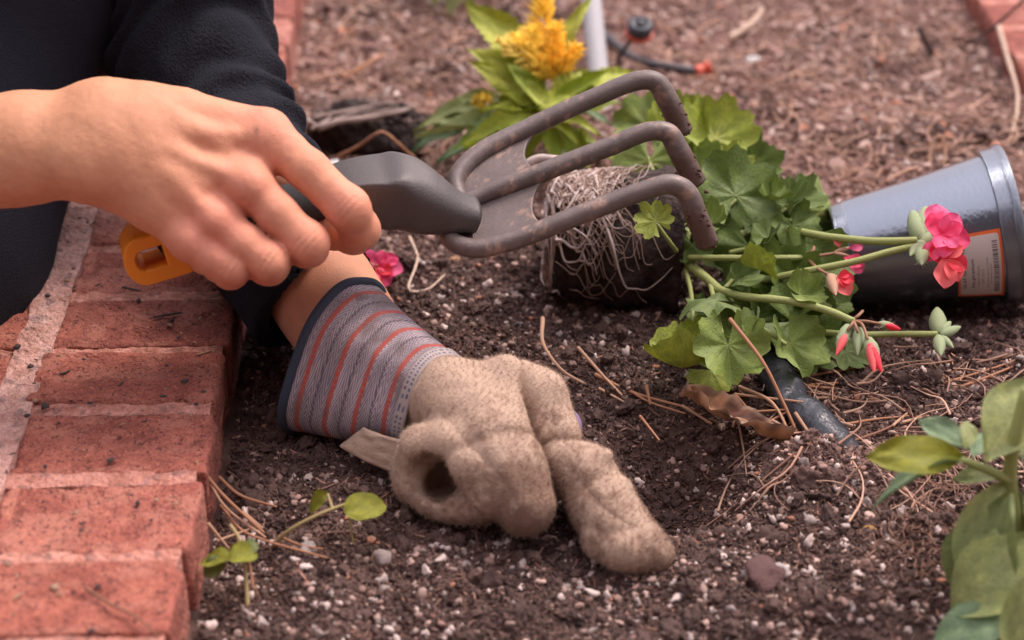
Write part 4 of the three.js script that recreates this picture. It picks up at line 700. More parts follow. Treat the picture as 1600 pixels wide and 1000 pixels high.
  // leaves: u, v, height, size in px, face towards (x right, y up, z to the camera), tip direction in degrees from up (clockwise), look, shape
  const SH = { flat: [0, 1, 2].map((k) => geraniumLeaf(k + 1)), cupped: [geraniumLeaf(5, { cup: 0.55, ruffle: 0.16 }), geraniumLeaf(6, { cup: 0.45, fold: 0.35 })], folded: [geraniumLeaf(7, { fold: 0.85, cup: 0.2 }), geraniumLeaf(8, { fold: 1.05, curl: -0.5 })], droop: [geraniumLeaf(9, { cup: -0.3, ruffle: 0.14 }), geraniumLeaf(10, { cup: -0.15, curl: -0.35 })], lobed: [geraniumLeaf(11, { lobe: 0.34, cup: 0.2, ruffle: 0.16 })], sharp: [geraniumLeaf(12, { lobe: 0.28, ruffle: 0.24, cup: 0.1, fold: 0.4 })] };
  const LEAVES = [
    [1140, 262, 0.074, 34, [0.4, 0.5, 0.75], 40, 'young', 'cupped', 1], [1205, 312, 0.072, 32, [0.3, 0.7, 0.6], 60, 'mid', 'folded', 0], [1110, 350, 0.07, 36, [-0.4, 0.5, 0.75], 300, 'mid', 'cupped', 0], [1180, 420, 0.06, 34, [0.0, 0.8, 0.55], 120, 'young', 'folded', 1], [1250, 460, 0.05, 36, [0.4, 0.5, 0.75], 80, 'mid', 'cupped', 1], [1200, 372, 0.064, 30, [-0.2, 0.7, 0.7], 200, 'grey', 'folded', 0], [1088, 178, 0.07, 30, [0.2, 0.5, 0.8], 10, 'young', 'lobed', 0],
    [1240, 502, 0.03, 68, [0.2, 0.35, 0.9], 100, 'dark', 'flat', 2], [1216, 452, 0.036, 70, [0.0, 0.3, 0.95], 20, 'dark', 'cupped', 1], [1288, 446, 0.034, 60, [0.3, 0.3, 0.9], 80, 'dark', 'droop', 0], [1166, 506, 0.024, 56, [-0.1, 0.35, 0.9], 250, 'dark', 'cupped', 0], [1266, 540, 0.018, 48, [0.3, 0.4, 0.85], 150, 'dark', 'lobed', 0], [1060, 320, 0.05, 46, [-0.2, 0.3, 0.9], 20, 'mid', 'cupped', 0], [1180, 300, 0.058, 50, [0.4, 0.3, 0.85], 70, 'dark', 'droop', 1], [1050, 205, 0.06, 50, [0.1, 0.4, 0.9], 40, 'young', 'cupped', 1],
    [1150, 306, 0.07, 74, [0.12, 0.35, 0.9], 8, 'dark', 'flat', 0], [1014, 198, 0.062, 58, [-0.2, 0.3, 0.9], 5, 'mid', 'flat', 1], [1014, 252, 0.06, 56, [-0.1, 0.1, 1], 190, 'mid', 'droop', 0],
    [1118, 216, 0.072, 62, [0.1, 0.5, 0.8], 20, 'young', 'cupped', 0], [1080, 215, 0.064, 62, [-0.3, 0.25, 0.9], 0, 'young', 'folded', 0], [1148, 212, 0.06, 40, [0.7, 0.2, 0.7], 80, 'young', 'flat', 2],
    [1108, 272, 0.06, 46, [0.2, 0.5, 0.8], 100, 'mid', 'cupped', 1], [1024, 346, 0.082, 34, [-0.25, 0.3, 0.9], -35, 'young', 'lobed', 0], [1082, 384, 0.05, 30, [-0.5, 0.1, 0.8], 160, 'dark', 'flat', 0],
    [1228, 318, 0.066, 42, [0.0, 0.6, 0.7], 10, 'dark', 'folded', 0], [1250, 312, 0.064, 36, [0.5, 0.5, 0.7], 60, 'grey', 'cupped', 1], [1282, 330, 0.05, 58, [0.75, 0.0, 0.65], 20, 'mid', 'droop', 0], [1240, 352, 0.06, 44, [0.3, 0.2, 0.9], 150, 'dark', 'flat', 1],
    [1262, 420, 0.045, 78, [0.2, 0.35, 0.9], 130, 'dark', 'flat', 2], [1212, 400, 0.042, 62, [0.0, 0.25, 0.95], 200, 'dark', 'flat', 0], [1170, 385, 0.05, 58, [-0.2, 0.1, 1], 170, 'dark', 'droop', 1],
    [1118, 468, 0.05, 50, [0.1, 0.95, 0.3], 268, 'grey', 'droop', 1], [1094, 540, 0.03, 42, [-0.2, 0.3, 0.9], 5, 'young', 'cupped', 0], [1066, 572, 0.022, 62, [0.1, 0.95, 0.15], 268, 'young', 'folded', 0], [1110, 580, 0.018, 40, [0.2, 0.7, 0.6], 140, 'young', 'droop', 0],
    [1138, 538, 0.038, 66, [0.1, 0.3, 0.92], 178, 'mid', 'sharp', 0], [1236, 536, 0.03, 58, [0.5, 0.35, 0.8], 165, 'mid', 'sharp', 0], [1228, 482, 0.03, 74, [0.1, 0.3, 0.95], 120, 'dark', 'flat', 1], [1276, 470, 0.026, 56, [0.2, 0.3, 0.9], 60, 'dark', 'flat', 0],
    [1322, 548, 0.012, 42, [0.2, 0.6, 0.75], 170, 'dark', 'lobed', 0], [1154, 436, 0.05, 38, [0.4, 0.4, 0.8], 60, 'grey', 'folded', 0], [1180, 508, 0.044, 28, [-0.4, 0.6, 0.6], 180, 'grey', 'folded', 1], [1106, 490, 0.026, 38, [0, 0.3, 0.9], 190, 'dark', 'flat', 2],
    [1190, 455, 0.03, 60, [0, 0.3, 0.95], 40, 'dark', 'flat', 1], [1150, 480, 0.02, 50, [0, 0.4, 0.9], 100, 'dark', 'flat', 0], [1130, 370, 0.04, 60, [-0.2, 0.3, 0.9], 90, 'dark', 'flat', 2], [1190, 350, 0.045, 60, [0.3, 0.2, 0.9], 0, 'dark', 'flat', 0],
    [1095, 330, 0.045, 55, [-0.3, 0.3, 0.9], 300, 'dark', 'droop', 0], [1245, 385, 0.03, 60, [0.2, 0.4, 0.9], 30, 'dark', 'flat', 1], [1060, 262, 0.045, 48, [0.1, 0.4, 0.9], 70, 'mid', 'cupped', 1], [1292, 390, 0.03, 50, [0.4, 0.3, 0.85], 60, 'dark', 'flat', 2], [1205, 520, 0.018, 44, [0.1, 0.4, 0.9], 210, 'dark', 'flat', 0], [1125, 505, 0.03, 36, [0.2, 0.4, 0.9], 130, 'mid', 'cupped', 1], [1020, 300, 0.05, 40, [-0.2, 0.2, 0.9], 200, 'mid', 'flat', 0], [1175, 260, 0.055, 44, [0.3, 0.35, 0.85], 40, 'dark', 'cupped', 1],
  ];
  for (const [u, v, h, size, nrm, tip, look, shape, k] of LEAVES) { const d = depthAt(v, h), a = tip * Math.PI / 180, m = mesh('leaf', SH[shape][k], leafMats[look], pl); place(m, on(u, v, h), camDir(...nrm), camDir(Math.sin(a), Math.cos(a), 0), size * px(d)); }
  // flower heads
  const F = (u, v, h) => on(u, v, h);
  const head = (name, label) => { const g = new THREE.Group(); g.name = numbered(name); pl.add(g); if (label) g.userData.label = label; return g; };
  const bloom = (g, u, v, h, size, list, mats) => list.forEach(([deg, tilt, s], i) => { const a = deg * Math.PI / 180, m = mesh('petal', petals[i % 3], pink[mats[i % mats.length]], g); place(m, F(u, v, h), camDir(-Math.sin(a) * tilt + rr(-0.15, 0.15), -Math.cos(a) * tilt + 0.25, 1 - tilt * 0.5), camDir(Math.sin(a), Math.cos(a), tilt * 0.4), size * s * px(depthAt(v, h))); });
  const h1 = head('flower_head', 'open pink blossom with green buds in front of the dark pot');
  bloom(h1, 1460, 372, 0.078, 58, [[8, 0.2, 0.98], [34, 0.3, 0.85], [62, 0.25, 0.75], [96, 0.2, 0.95], [170, 0.2, 0.75], [200, 0.2, 0.72], [-8, 0.5, 0.7], [130, 0.4, 0.7]], [1, 0, 1, 0, 3, 1, 0]);
  bloom(h1, 1472, 366, 0.083, 44, [[10, 0.7, 0.75], [70, 0.7, 0.8], [140, 0.6, 0.8], [210, 0.7, 0.8], [290, 0.7, 0.75], [40, 0.3, 0.95], [180, 0.3, 0.9]], [1, 0, 1]);
  bloom(h1, 1474, 402, 0.073, 56, [[150, 0.25, 0.8], [184, 0.25, 0.92], [118, 0.3, 0.72], [60, 0.6, 0.6]], [2, 2, 3]);
  for (const [a, b] of [[[1440, 376], [1424, 328]], [[1444, 374], [1446, 322]], [[1440, 382], [1460, 358]], [[1440, 384], [1440, 414]], [[1436, 384], [1422, 400]], [[1442, 378], [1434, 340]], [[1436, 378], [1450, 396]]]) { const p = F(...a, 0.07), q = F(...b, 0.072); bud(h1, p, q, budMat, 0.5); }
  for (const [u, v] of [[1428, 340], [1446, 332], [1440, 408], [1430, 392], [1452, 366]]) part('bud_hairs', hairs(F(u, v, 0.071), 0.0035, 26, 0.0022), hairMat, h1).userData.kind = 'stuff';
  const h2 = head('flower_head', 'fading flower head with a few hanging pink petals');
  for (const p of [[[1260, 402, 0.054], [1290, 398, 0.056], [1310, 394, 0.057]], [[1262, 404, 0.054], [1278, 420, 0.055], [1300, 432, 0.056]], [[1260, 402, 0.054], [1270, 392, 0.058], [1272, 386, 0.058]]]) part('pedicel', tube(p.map(pt), 1.1 * mm, 0.8 * mm, 8), stemBrown, h2);
  for (const [a, b, f] of [[[1304, 394], [1334, 386], 0.35], [[1304, 396], [1330, 400], 0.35], [[1296, 428], [1316, 440], 0.4], [[1296, 430], [1306, 462], 0.4], [[1300, 430], [1300, 456], 0.4]]) bud(h2, F(...a, 0.057), F(...b, 0.057), std({ color: col(0.36, 0.21, 0.13), roughness: 0.8 }), f, 'sepal');
  bloom(h2, 1312, 388, 0.058, 22, [[-15, 0.3, 0.85]], [2]); bloom(h2, 1325, 388, 0.058, 26, [[80, 0.3, 0.9]], [1]); bloom(h2, 1318, 402, 0.059, 38, [[125, 0.15, 1.0], [112, 0.2, 0.85]], [1, 0]); bloom(h2, 1308, 432, 0.059, 34, [[105, 0.3, 0.8], [150, 0.2, 1.05], [128, 0.3, 0.8], [75, 0.4, 0.6]], [3, 2, 3]);
  const h3 = head('flower_head', 'hanging cluster of red tipped buds');
  for (const [a, b, c] of [[[1334, 502], [1330, 508], [1324, 516]], [[1334, 502], [1346, 506], [1356, 530]], [[1334, 502], [1352, 502], [1376, 506]], [[1334, 502], [1338, 512], [1340, 520]], [[1332, 500], [1340, 494], [1348, 486]]]) part('pedicel', tube([F(...a, 0.048), F(...b, 0.05), F(...c, 0.048)], 0.9 * mm, 0.8 * mm, 8), stemBrown, h3);
  for (const [a, b] of [[[1326, 508], [1308, 552]], [[1356, 528], [1372, 578]], [[1372, 506], [1406, 514]], [[1342, 512], [1340, 556]], [[1330, 506], [1320, 540]]]) { const p = F(...a, 0.046), q = F(...b, 0.04); bud(h3, p, q, budMat, 0.5); }
  for (const [a, b, m] of [[[1322, 522], [1306, 556], 2], [[1358, 538], [1378, 582], 3], [[1360, 536], [1366, 582], 2], [[1384, 508], [1408, 515], 3]]) bud(h3, F(...a, 0.049), F(...b, 0.043), pink[m], 0.42, 'bud_petal');
  for (const [u, v] of [[1318, 530], [1364, 545], [1386, 508]]) part('bud_hairs', hairs(F(u, v, 0.046), 0.004, 30, 0.002), hairMat, h3).userData.kind = 'stuff';
  const h4 = head('flower_head', 'closed green bud cluster lying on the soil');
  for (const [a, b] of [[[1466, 520], [1464, 480]], [[1468, 520], [1486, 502]], [[1470, 524], [1502, 510]], [[1466, 526], [1470, 556]], [[1470, 526], [1490, 544]]]) { bud(h4, F(...a, 0.036), F(...b, 0.036), budMat, 0.52); }
  for (const [u, v] of [[1464, 496], [1490, 514], [1469, 545]]) part('bud_hairs', hairs(F(u, v, 0.036), 0.0034, 22, 0.0018), hairMat, h4).userData.kind = 'stuff';
  const h5 = head('flower_head', 'red bud half hidden among the leaves'); bud(h5, F(1202, 330, 0.062), F(1216, 320, 0.064), pink[3], 0.9);
}
// ---------- pink blossom on the soil behind the bare hand ----------
{
  seed(61); const p = on(590, 416, 0.016), t = thing('fallen_blossom', 'bright pink geranium blossom lying on the soil below the bare index finger', 'flower', on(590, 416, 0));
  part('stalk', tube([on(560, 400, 0.02), on(575, 410, 0.018), on(590, 416, 0.016)], 0.0011, 0.0009, 8), stemBrown, t);
  [[60, 0.3, 34], [100, 0.25, 40], [150, 0.3, 38], [185, 0.4, 30], [20, 0.5, 26], [-40, 0.3, 34], [-75, 0.3, 40], [120, 0.6, 28]].forEach(([deg, k, s], i) => { const a = deg * Math.PI / 180, m = mesh('petal', petals[i % 3], pink[[0, 1, 0, 3][i % 4]], t); place(m, p, camDir(-Math.sin(a) * k, -Math.cos(a) * k + 0.4, 1), camDir(Math.sin(a), Math.cos(a), k * 0.5), s * px(1.18)); });
}
// ---------- yellow celosia ----------
{
  seed(71);
  const t = thing('celosia_plant', 'bright celosia with a feathery golden plume and lime green pointed leaves', 'flowering plant', on(852, 235));
  const B = (u, v, h) => on(u, v, h), Hh = 0.06;
  part('stem', tube([on(856, 240, -0.005), at(852, 190, 1.30), at(848, 110, 1.29)], 0.0032, 0.0022, 10), stemMat, t);
  const plumeM = [col(1.0, 0.68, 0.08), col(1.0, 0.76, 0.16), col(1.0, 0.58, 0.045)].map((c) => phys({ color: c, roughness: 0.75 }));
  const tuft = new THREE.ConeGeometry(1, 2.6, 5, 2).translate(0, 1.1, 0);
  const spike = (pts, r0, n, mi, name = 'plume') => { const c = new THREE.CatmullRomCurve3(pts), L = []; for (let i = 0; i < n; i++) { const s = R(), p = c.getPointAt(s), tn = c.getTangentAt(s), rad = r0 * Math.pow(Math.sin(Math.PI * (0.16 + 0.84 * s) ) + 0.05, 0.8), d = V(rr(-1, 1), rr(-1, 1), rr(-1, 1)); d.addScaledVector(tn, -d.dot(tn)).normalize(); const q = p.clone().addScaledVector(d, rad * rr(0.2, 0.8)), dir = d.clone().addScaledVector(tn, 0.9).normalize(), k = rr(0.0009, 0.0017), g = tuft.clone().scale(k, k * rr(1.2, 2), k).applyQuaternion(new THREE.Quaternion().setFromUnitVectors(V(0, 1, 0), dir)).translate(q.x, q.y, q.z); L.push(g); } return part(name, mergeGeometries(L), plumeM[mi], t); };
  const D0 = 1.285, A = (u, v, d = D0) => at(u, v, d);
  spike([A(848, 118), A(850, 60), A(845, -34)], 0.012, 460, 0); spike([A(842, 120, 1.28), A(832, 80, 1.278), A(824, 44, 1.28)], 0.0075, 190, 1); spike([A(858, 118, 1.28), A(868, 75, 1.278), A(872, 38, 1.28)], 0.0075, 190, 0); spike([A(856, 122, 1.278), A(862, 86, 1.275), A(866, 44, 1.275)], 0.009, 200, 2); spike([A(848, 125, 1.278), A(838, 90, 1.275), A(832, 46, 1.275)], 0.009, 200, 0);
  spike([A(836, 104, 1.276), A(812, 86, 1.275), A(782, 62, 1.276)], 0.0062, 120, 1); spike([A(834, 92, 1.276), A(818, 76, 1.275), A(806, 56, 1.276)], 0.0058, 100, 0); spike([A(874, 112, 1.274), A(888, 92, 1.272), A(902, 70, 1.272)], 0.0075, 130, 2);
  spike([at(740, 162, 1.3), at(750, 158, 1.298), at(764, 154, 1.297)], 0.005, 60, 0); spike([at(748, 218, 1.33), at(756, 212, 1.33), at(762, 208, 1.33)], 0.004, 40, 2);
  const LS = [longLeaf(1, { w: 0.15, teeth: 0.3, arch: 0.18, trough: 0.5 }), longLeaf(2, { w: 0.17, teeth: 0.3, arch: 0.3, twist: 0.4, trough: 0.5 }), longLeaf(3, { w: 0.13, teeth: 0.3, arch: 0.1, trough: 0.8 }), longLeaf(5, { w: 0.22, teeth: 0.25, arch: 0.35, wave: 0.06 })];
  // base u, v, distance; tip u, v; face; look; shape
  for (const [u0, v0, d, u1, v1, nrm, look, s] of [
    [846, 128, 1.295, 762, 2, [0.3, 0.1, 0.9], 'lime', 3], [862, 128, 1.3, 892, 4, [-0.5, 0.1, 0.8], 'lime', 0], [846, 140, 1.28, 754, 62, [0.2, 0.3, 0.9], 'lime', 0], [848, 170, 1.275, 762, 88, [0.35, 0.2, 0.9], 'lime', 1], [850, 168, 1.268, 768, 152, [0.1, 0.6, 0.8], 'lime', 2],
    [856, 168, 1.268, 810, 98, [0.3, 0.1, 0.9], 'limeDark', 0], [858, 170, 1.262, 828, 112, [0.2, 0.3, 0.9], 'lime', 0], [838, 170, 1.262, 905, 112, [-0.2, 0.6, 0.7], 'lime', 1], [862, 160, 1.272, 955, 72, [-0.25, 0.5, 0.8], 'lime', 1], [868, 168, 1.272, 952, 118, [-0.1, 0.5, 0.8], 'limeDark', 3], [866, 172, 1.265, 938, 138, [0, 0.7, 0.6], 'teal', 1],
    [852, 184, 1.265, 730, 178, [0.05, 0.7, 0.65], 'limeDark', 3], [848, 190, 1.262, 722, 190, [0, 0.6, 0.7], 'lime', 1], [848, 196, 1.268, 700, 196, [0, 0.8, 0.5], 'teal', 1], [850, 200, 1.27, 742, 212, [0, 0.7, 0.6], 'lime', 2], [852, 178, 1.266, 790, 196, [0.1, 0.5, 0.8], 'lime', 0], [860, 176, 1.264, 884, 130, [-0.1, 0.4, 0.9], 'lime', 2], [850, 176, 1.266, 800, 128, [0.2, 0.4, 0.9], 'lime', 2], [862, 182, 1.264, 902, 208, [0.1, 0.5, 0.8], 'lime', 0], [846, 186, 1.262, 770, 226, [0, 0.6, 0.7], 'limeDark', 0], [868, 162, 1.268, 925, 98, [-0.2, 0.4, 0.9], 'limeDark', 2], [864, 178, 1.262, 930, 176, [0.1, 0.6, 0.7], 'lime', 0], [866, 196, 1.272, 926, 236, [0.2, 0.5, 0.8], 'limeDark', 3], [856, 200, 1.268, 872, 262, [0.1, 0.4, 0.9], 'limeDark', 1], [850, 202, 1.268, 812, 238, [-0.2, 0.4, 0.9], 'limeDark', 0], [842, 178, 1.285, 776, 130, [-0.1, 0.4, 0.9], 'limeDark', 3], [874, 150, 1.295, 946, 96, [0.1, 0.3, 0.9], 'lime', 3],
    [770, 172, 1.31, 664, 168, [0.1, 0.8, 0.5], 'olive', 1], [760, 166, 1.305, 690, 142, [0.1, 0.6, 0.7], 'olive', 3], [775, 182, 1.31, 656, 206, [0, 0.8, 0.5], 'teal', 1], [760, 186, 1.3, 700, 172, [0, 0.5, 0.8], 'limeDark', 3], [788, 156, 1.3, 728, 128, [0.1, 0.5, 0.8], 'olive', 0], [790, 190, 1.295, 668, 188, [0, 0.8, 0.5], 'olive', 2], [880, 214, 1.29, 968, 210, [0.1, 0.7, 0.6], 'limeDark', 1], [858, 222, 1.3, 930, 262, [0.2, 0.6, 0.7], 'teal', 3],
  ]) { const a = at(u0, v0, d), b = at(u1, v1, d - 0.012), dir = b.clone().sub(a), m = mesh('leaf', LS[s], leafMats[look], t); place(m, a, camDir(...nrm), dir, dir.length() * 1.18); }
}
// ---------- broad-leaved plant at the near corner ----------
{
  seed(81);
  const t = thing('broad_leaved_plant', 'blurred plant with broad olive green leaves close to the camera', 'plant', on(1590, 960));
  const LS = [longLeaf(11, { w: 0.23, arch: 0.12, blunt: 0.8, peak: 0.5, trough: 0.2 }), longLeaf(12, { w: 0.23, arch: 0.3, blunt: 0.8, peak: 0.52, trough: 0.3, twist: 0.3 }), longLeaf(13, { w: 0.3, arch: 0.25, blunt: 0.8, peak: 0.55, trough: 0.25 }), longLeaf(14, { w: 0.2, arch: 0.5, blunt: 1, peak: 0.5, trough: 0.5 })];
  part('stem', tube([on(1606, 985, -0.01), at(1592, 860, 0.905), at(1578, 745, 0.885), at(1585, 690, 0.875), at(1604, 610, 0.868)], 0.0042, 0.003, 12), stemMat, t);
  part('side_stem', tube([at(1582, 752, 0.885), at(1545, 735, 0.88), at(1502, 718, 0.876)], 0.0024, 0.0018, 10), stemMat, t);
  for (const [u0, v0, d, u1, v1, nrm, look, s, d1] of [
    [1506, 716, 0.876, 1374, 694, [0.05, 0.55, 0.8], 'young2', 0, 0.87], [1512, 722, 0.878, 1362, 724, [-0.1, 0.9, 0.3], 'teal', 3, 0.885], [1540, 722, 0.872, 1620, 590, [-0.15, 0.2, 0.95], 'olive', 2, 0.86], [1512, 700, 0.9, 1444, 650, [0.1, 0.5, 0.8], 'teal', 1, 0.91], [1508, 702, 0.885, 1540, 652, [0.3, 0.4, 0.8], 'olive', 1, 0.88], [1520, 714, 0.905, 1552, 660, [0.2, 0.6, 0.7], 'teal', 0, 0.91],
    [1572, 750, 0.885, 1500, 890, [-0.35, 0.25, 0.9], 'olive', 0, 0.87], [1580, 770, 0.88, 1490, 940, [-0.55, 0.3, 0.75], 'oliveDark', 2, 0.875], [1622, 830, 0.872, 1500, 948, [-0.1, 0.35, 0.9], 'olive', 2, 0.865], [1570, 745, 0.89, 1500, 720, [0, 0.7, 0.6], 'oliveDark', 1, 0.89], [1590, 930, 0.872, 1462, 1018, [-0.15, 0.5, 0.8], 'teal', 0, 0.865], [1620, 890, 0.862, 1588, 1040, [-0.3, 0.2, 0.9], 'olive', 0, 0.855], [1530, 860, 0.9, 1474, 920, [-0.7, 0.4, 0.5], 'teal', 3, 0.9], [1600, 740, 0.9, 1660, 860, [0.2, 0.3, 0.9], 'oliveDark', 2, 0.9], [1590, 760, 0.9, 1560, 880, [0, 0.2, 1], 'oliveDark', 2, 0.91], [1600, 700, 0.88, 1680, 640, [0, 0.4, 0.9], 'olive', 2, 0.87], [1585, 690, 0.892, 1620, 780, [0.3, 0.4, 0.8], 'oliveDark', 0, 0.9],
  ]) { const a = at(u0, v0, d), b = at(u1, v1, d1), dir = b.clone().sub(a), m = mesh('leaf', LS[s], look === 'young2' ? leafMats.oliveYellow : leafMats[look], t); place(m, a, camDir(...nrm), dir, dir.length() * 1.1); }
  part('aerial_root', tube([at(1478, 890, 0.93), at(1472, 940, 0.93), on(1474, 985, 0)], 0.0009, 0.0006, 6), std({ color: col(0.5, 0.4, 0.36), roughness: 0.8 }), t);
}
// ---------- small weed beside the edging ----------
{
  seed(91);
  const W = (name, label, u, v) => thing(name, label, 'weed', on(u, v)), L1 = longLeaf(21, { w: 0.36, arch: 0.2, blunt: 1, peak: 0.45, trough: 0.25 }), L2 = longLeaf(22, { w: 0.3, arch: 0.45, blunt: 1, peak: 0.5, trough: 0.5 }), sm = std({ color: col(0.34, 0.26, 0.11), roughness: 0.7 });
  const leaf = (t, u0, v0, h0, u1, v1, h1, nrm, s, look) => { const a = on(u0, v0, h0), b = on(u1, v1, h1), d = b.clone().sub(a), m = mesh('leaf', s, leafMats[look], t); place(m, a, camDir(...nrm), d, d.length()); };
  const a = W('weed_seedling', 'seedling with two rounded leaves on a long thin stem below the glove cuff', 425, 855);
  part('stem', tube([on(424, 856, 0), on(450, 830, 0.012), on(500, 803, 0.02), on(545, 786, 0.022)], 0.0011, 0.0008, 8), sm, a); part('stem', tube([on(545, 786, 0.022), on(548, 820, 0.014), on(552, 850, 0.004)], 0.0008, 0.0006, 8), sm, a); part('stem', tube([on(520, 796, 0.021), on(514, 778, 0.024), on(512, 772, 0.025)], 0.0008, 0.0006, 8), sm, a);
  leaf(a, 538, 800, 0.022, 606, 784, 0.022, [0.1, 0.6, 0.8], L1, 'oliveYellow'); leaf(a, 516, 772, 0.024, 474, 796, 0.016, [-0.35, 0.5, 0.75], L2, 'oliveYellow');
  const b = W('weed_seedling', 'seedling with drooping olive leaves growing against the bricks', 385, 960);
  part('stem', tube([on(388, 962, -0.002), on(384, 905, 0.01), on(380, 868, 0.02), on(374, 842, 0.026), on(360, 820, 0.028)], 0.0011, 0.0008, 8), sm, b);
  leaf(b, 360, 874, 0.024, 306, 862, 0.024, [-0.2, 0.8, 0.5], L1, 'oliveYellow'); leaf(b, 358, 876, 0.024, 412, 840, 0.03, [0.35, 0.5, 0.75], L2, 'oliveYellow'); leaf(b, 386, 862, 0.02, 406, 838, 0.026, [0.5, 0.5, 0.7], L1, 'oliveDark'); leaf(b, 352, 872, 0.022, 346, 892, 0.01, [-0.1, 0.3, 0.9], L1, 'oliveDark');
}
// ---------- green plant at the top of the frame ----------
{
  seed(95);
  const t = thing('leafy_plant', 'blurred green plant cut off by the upper edge, above the celosia', 'plant', on(720, -30)), L = longLeaf(3, { w: 0.25, arch: 0.3 });
  part('stem', tube([on(735, 5, 0), on(728, -30, 0.02), on(720, -70, 0.05)], 0.003, 0.002, 8), stemMat, t);
  for (const [u0, v0, h0, u1, v1, h1, n, k] of [[725, -40, 0.03, 672, 4, 0.014, [0, 0.6, 0.8], 'limeDark'], [725, -40, 0.03, 700, 16, 0.012, [0, 0.5, 0.8], 'olive'], [728, -40, 0.03, 738, 8, 0.014, [0, 0.6, 0.8], 'limeDark'], [725, -50, 0.04, 660, -30, 0.03, [0, 0.6, 0.8], 'limeDark'], [725, -50, 0.04, 790, -30, 0.03, [0, 0.6, 0.8], 'limeDark'], [720, -60, 0.045, 720, -140, 0.06, [0, 0.6, 0.8], 'limeDark']]) { const a = on(u0, v0, h0), b = on(u1, v1, h1), d = b.clone().sub(a), m = mesh('leaf', L, leafMats[k], t); place(m, a, camDir(...n), d, d.length()); }
}

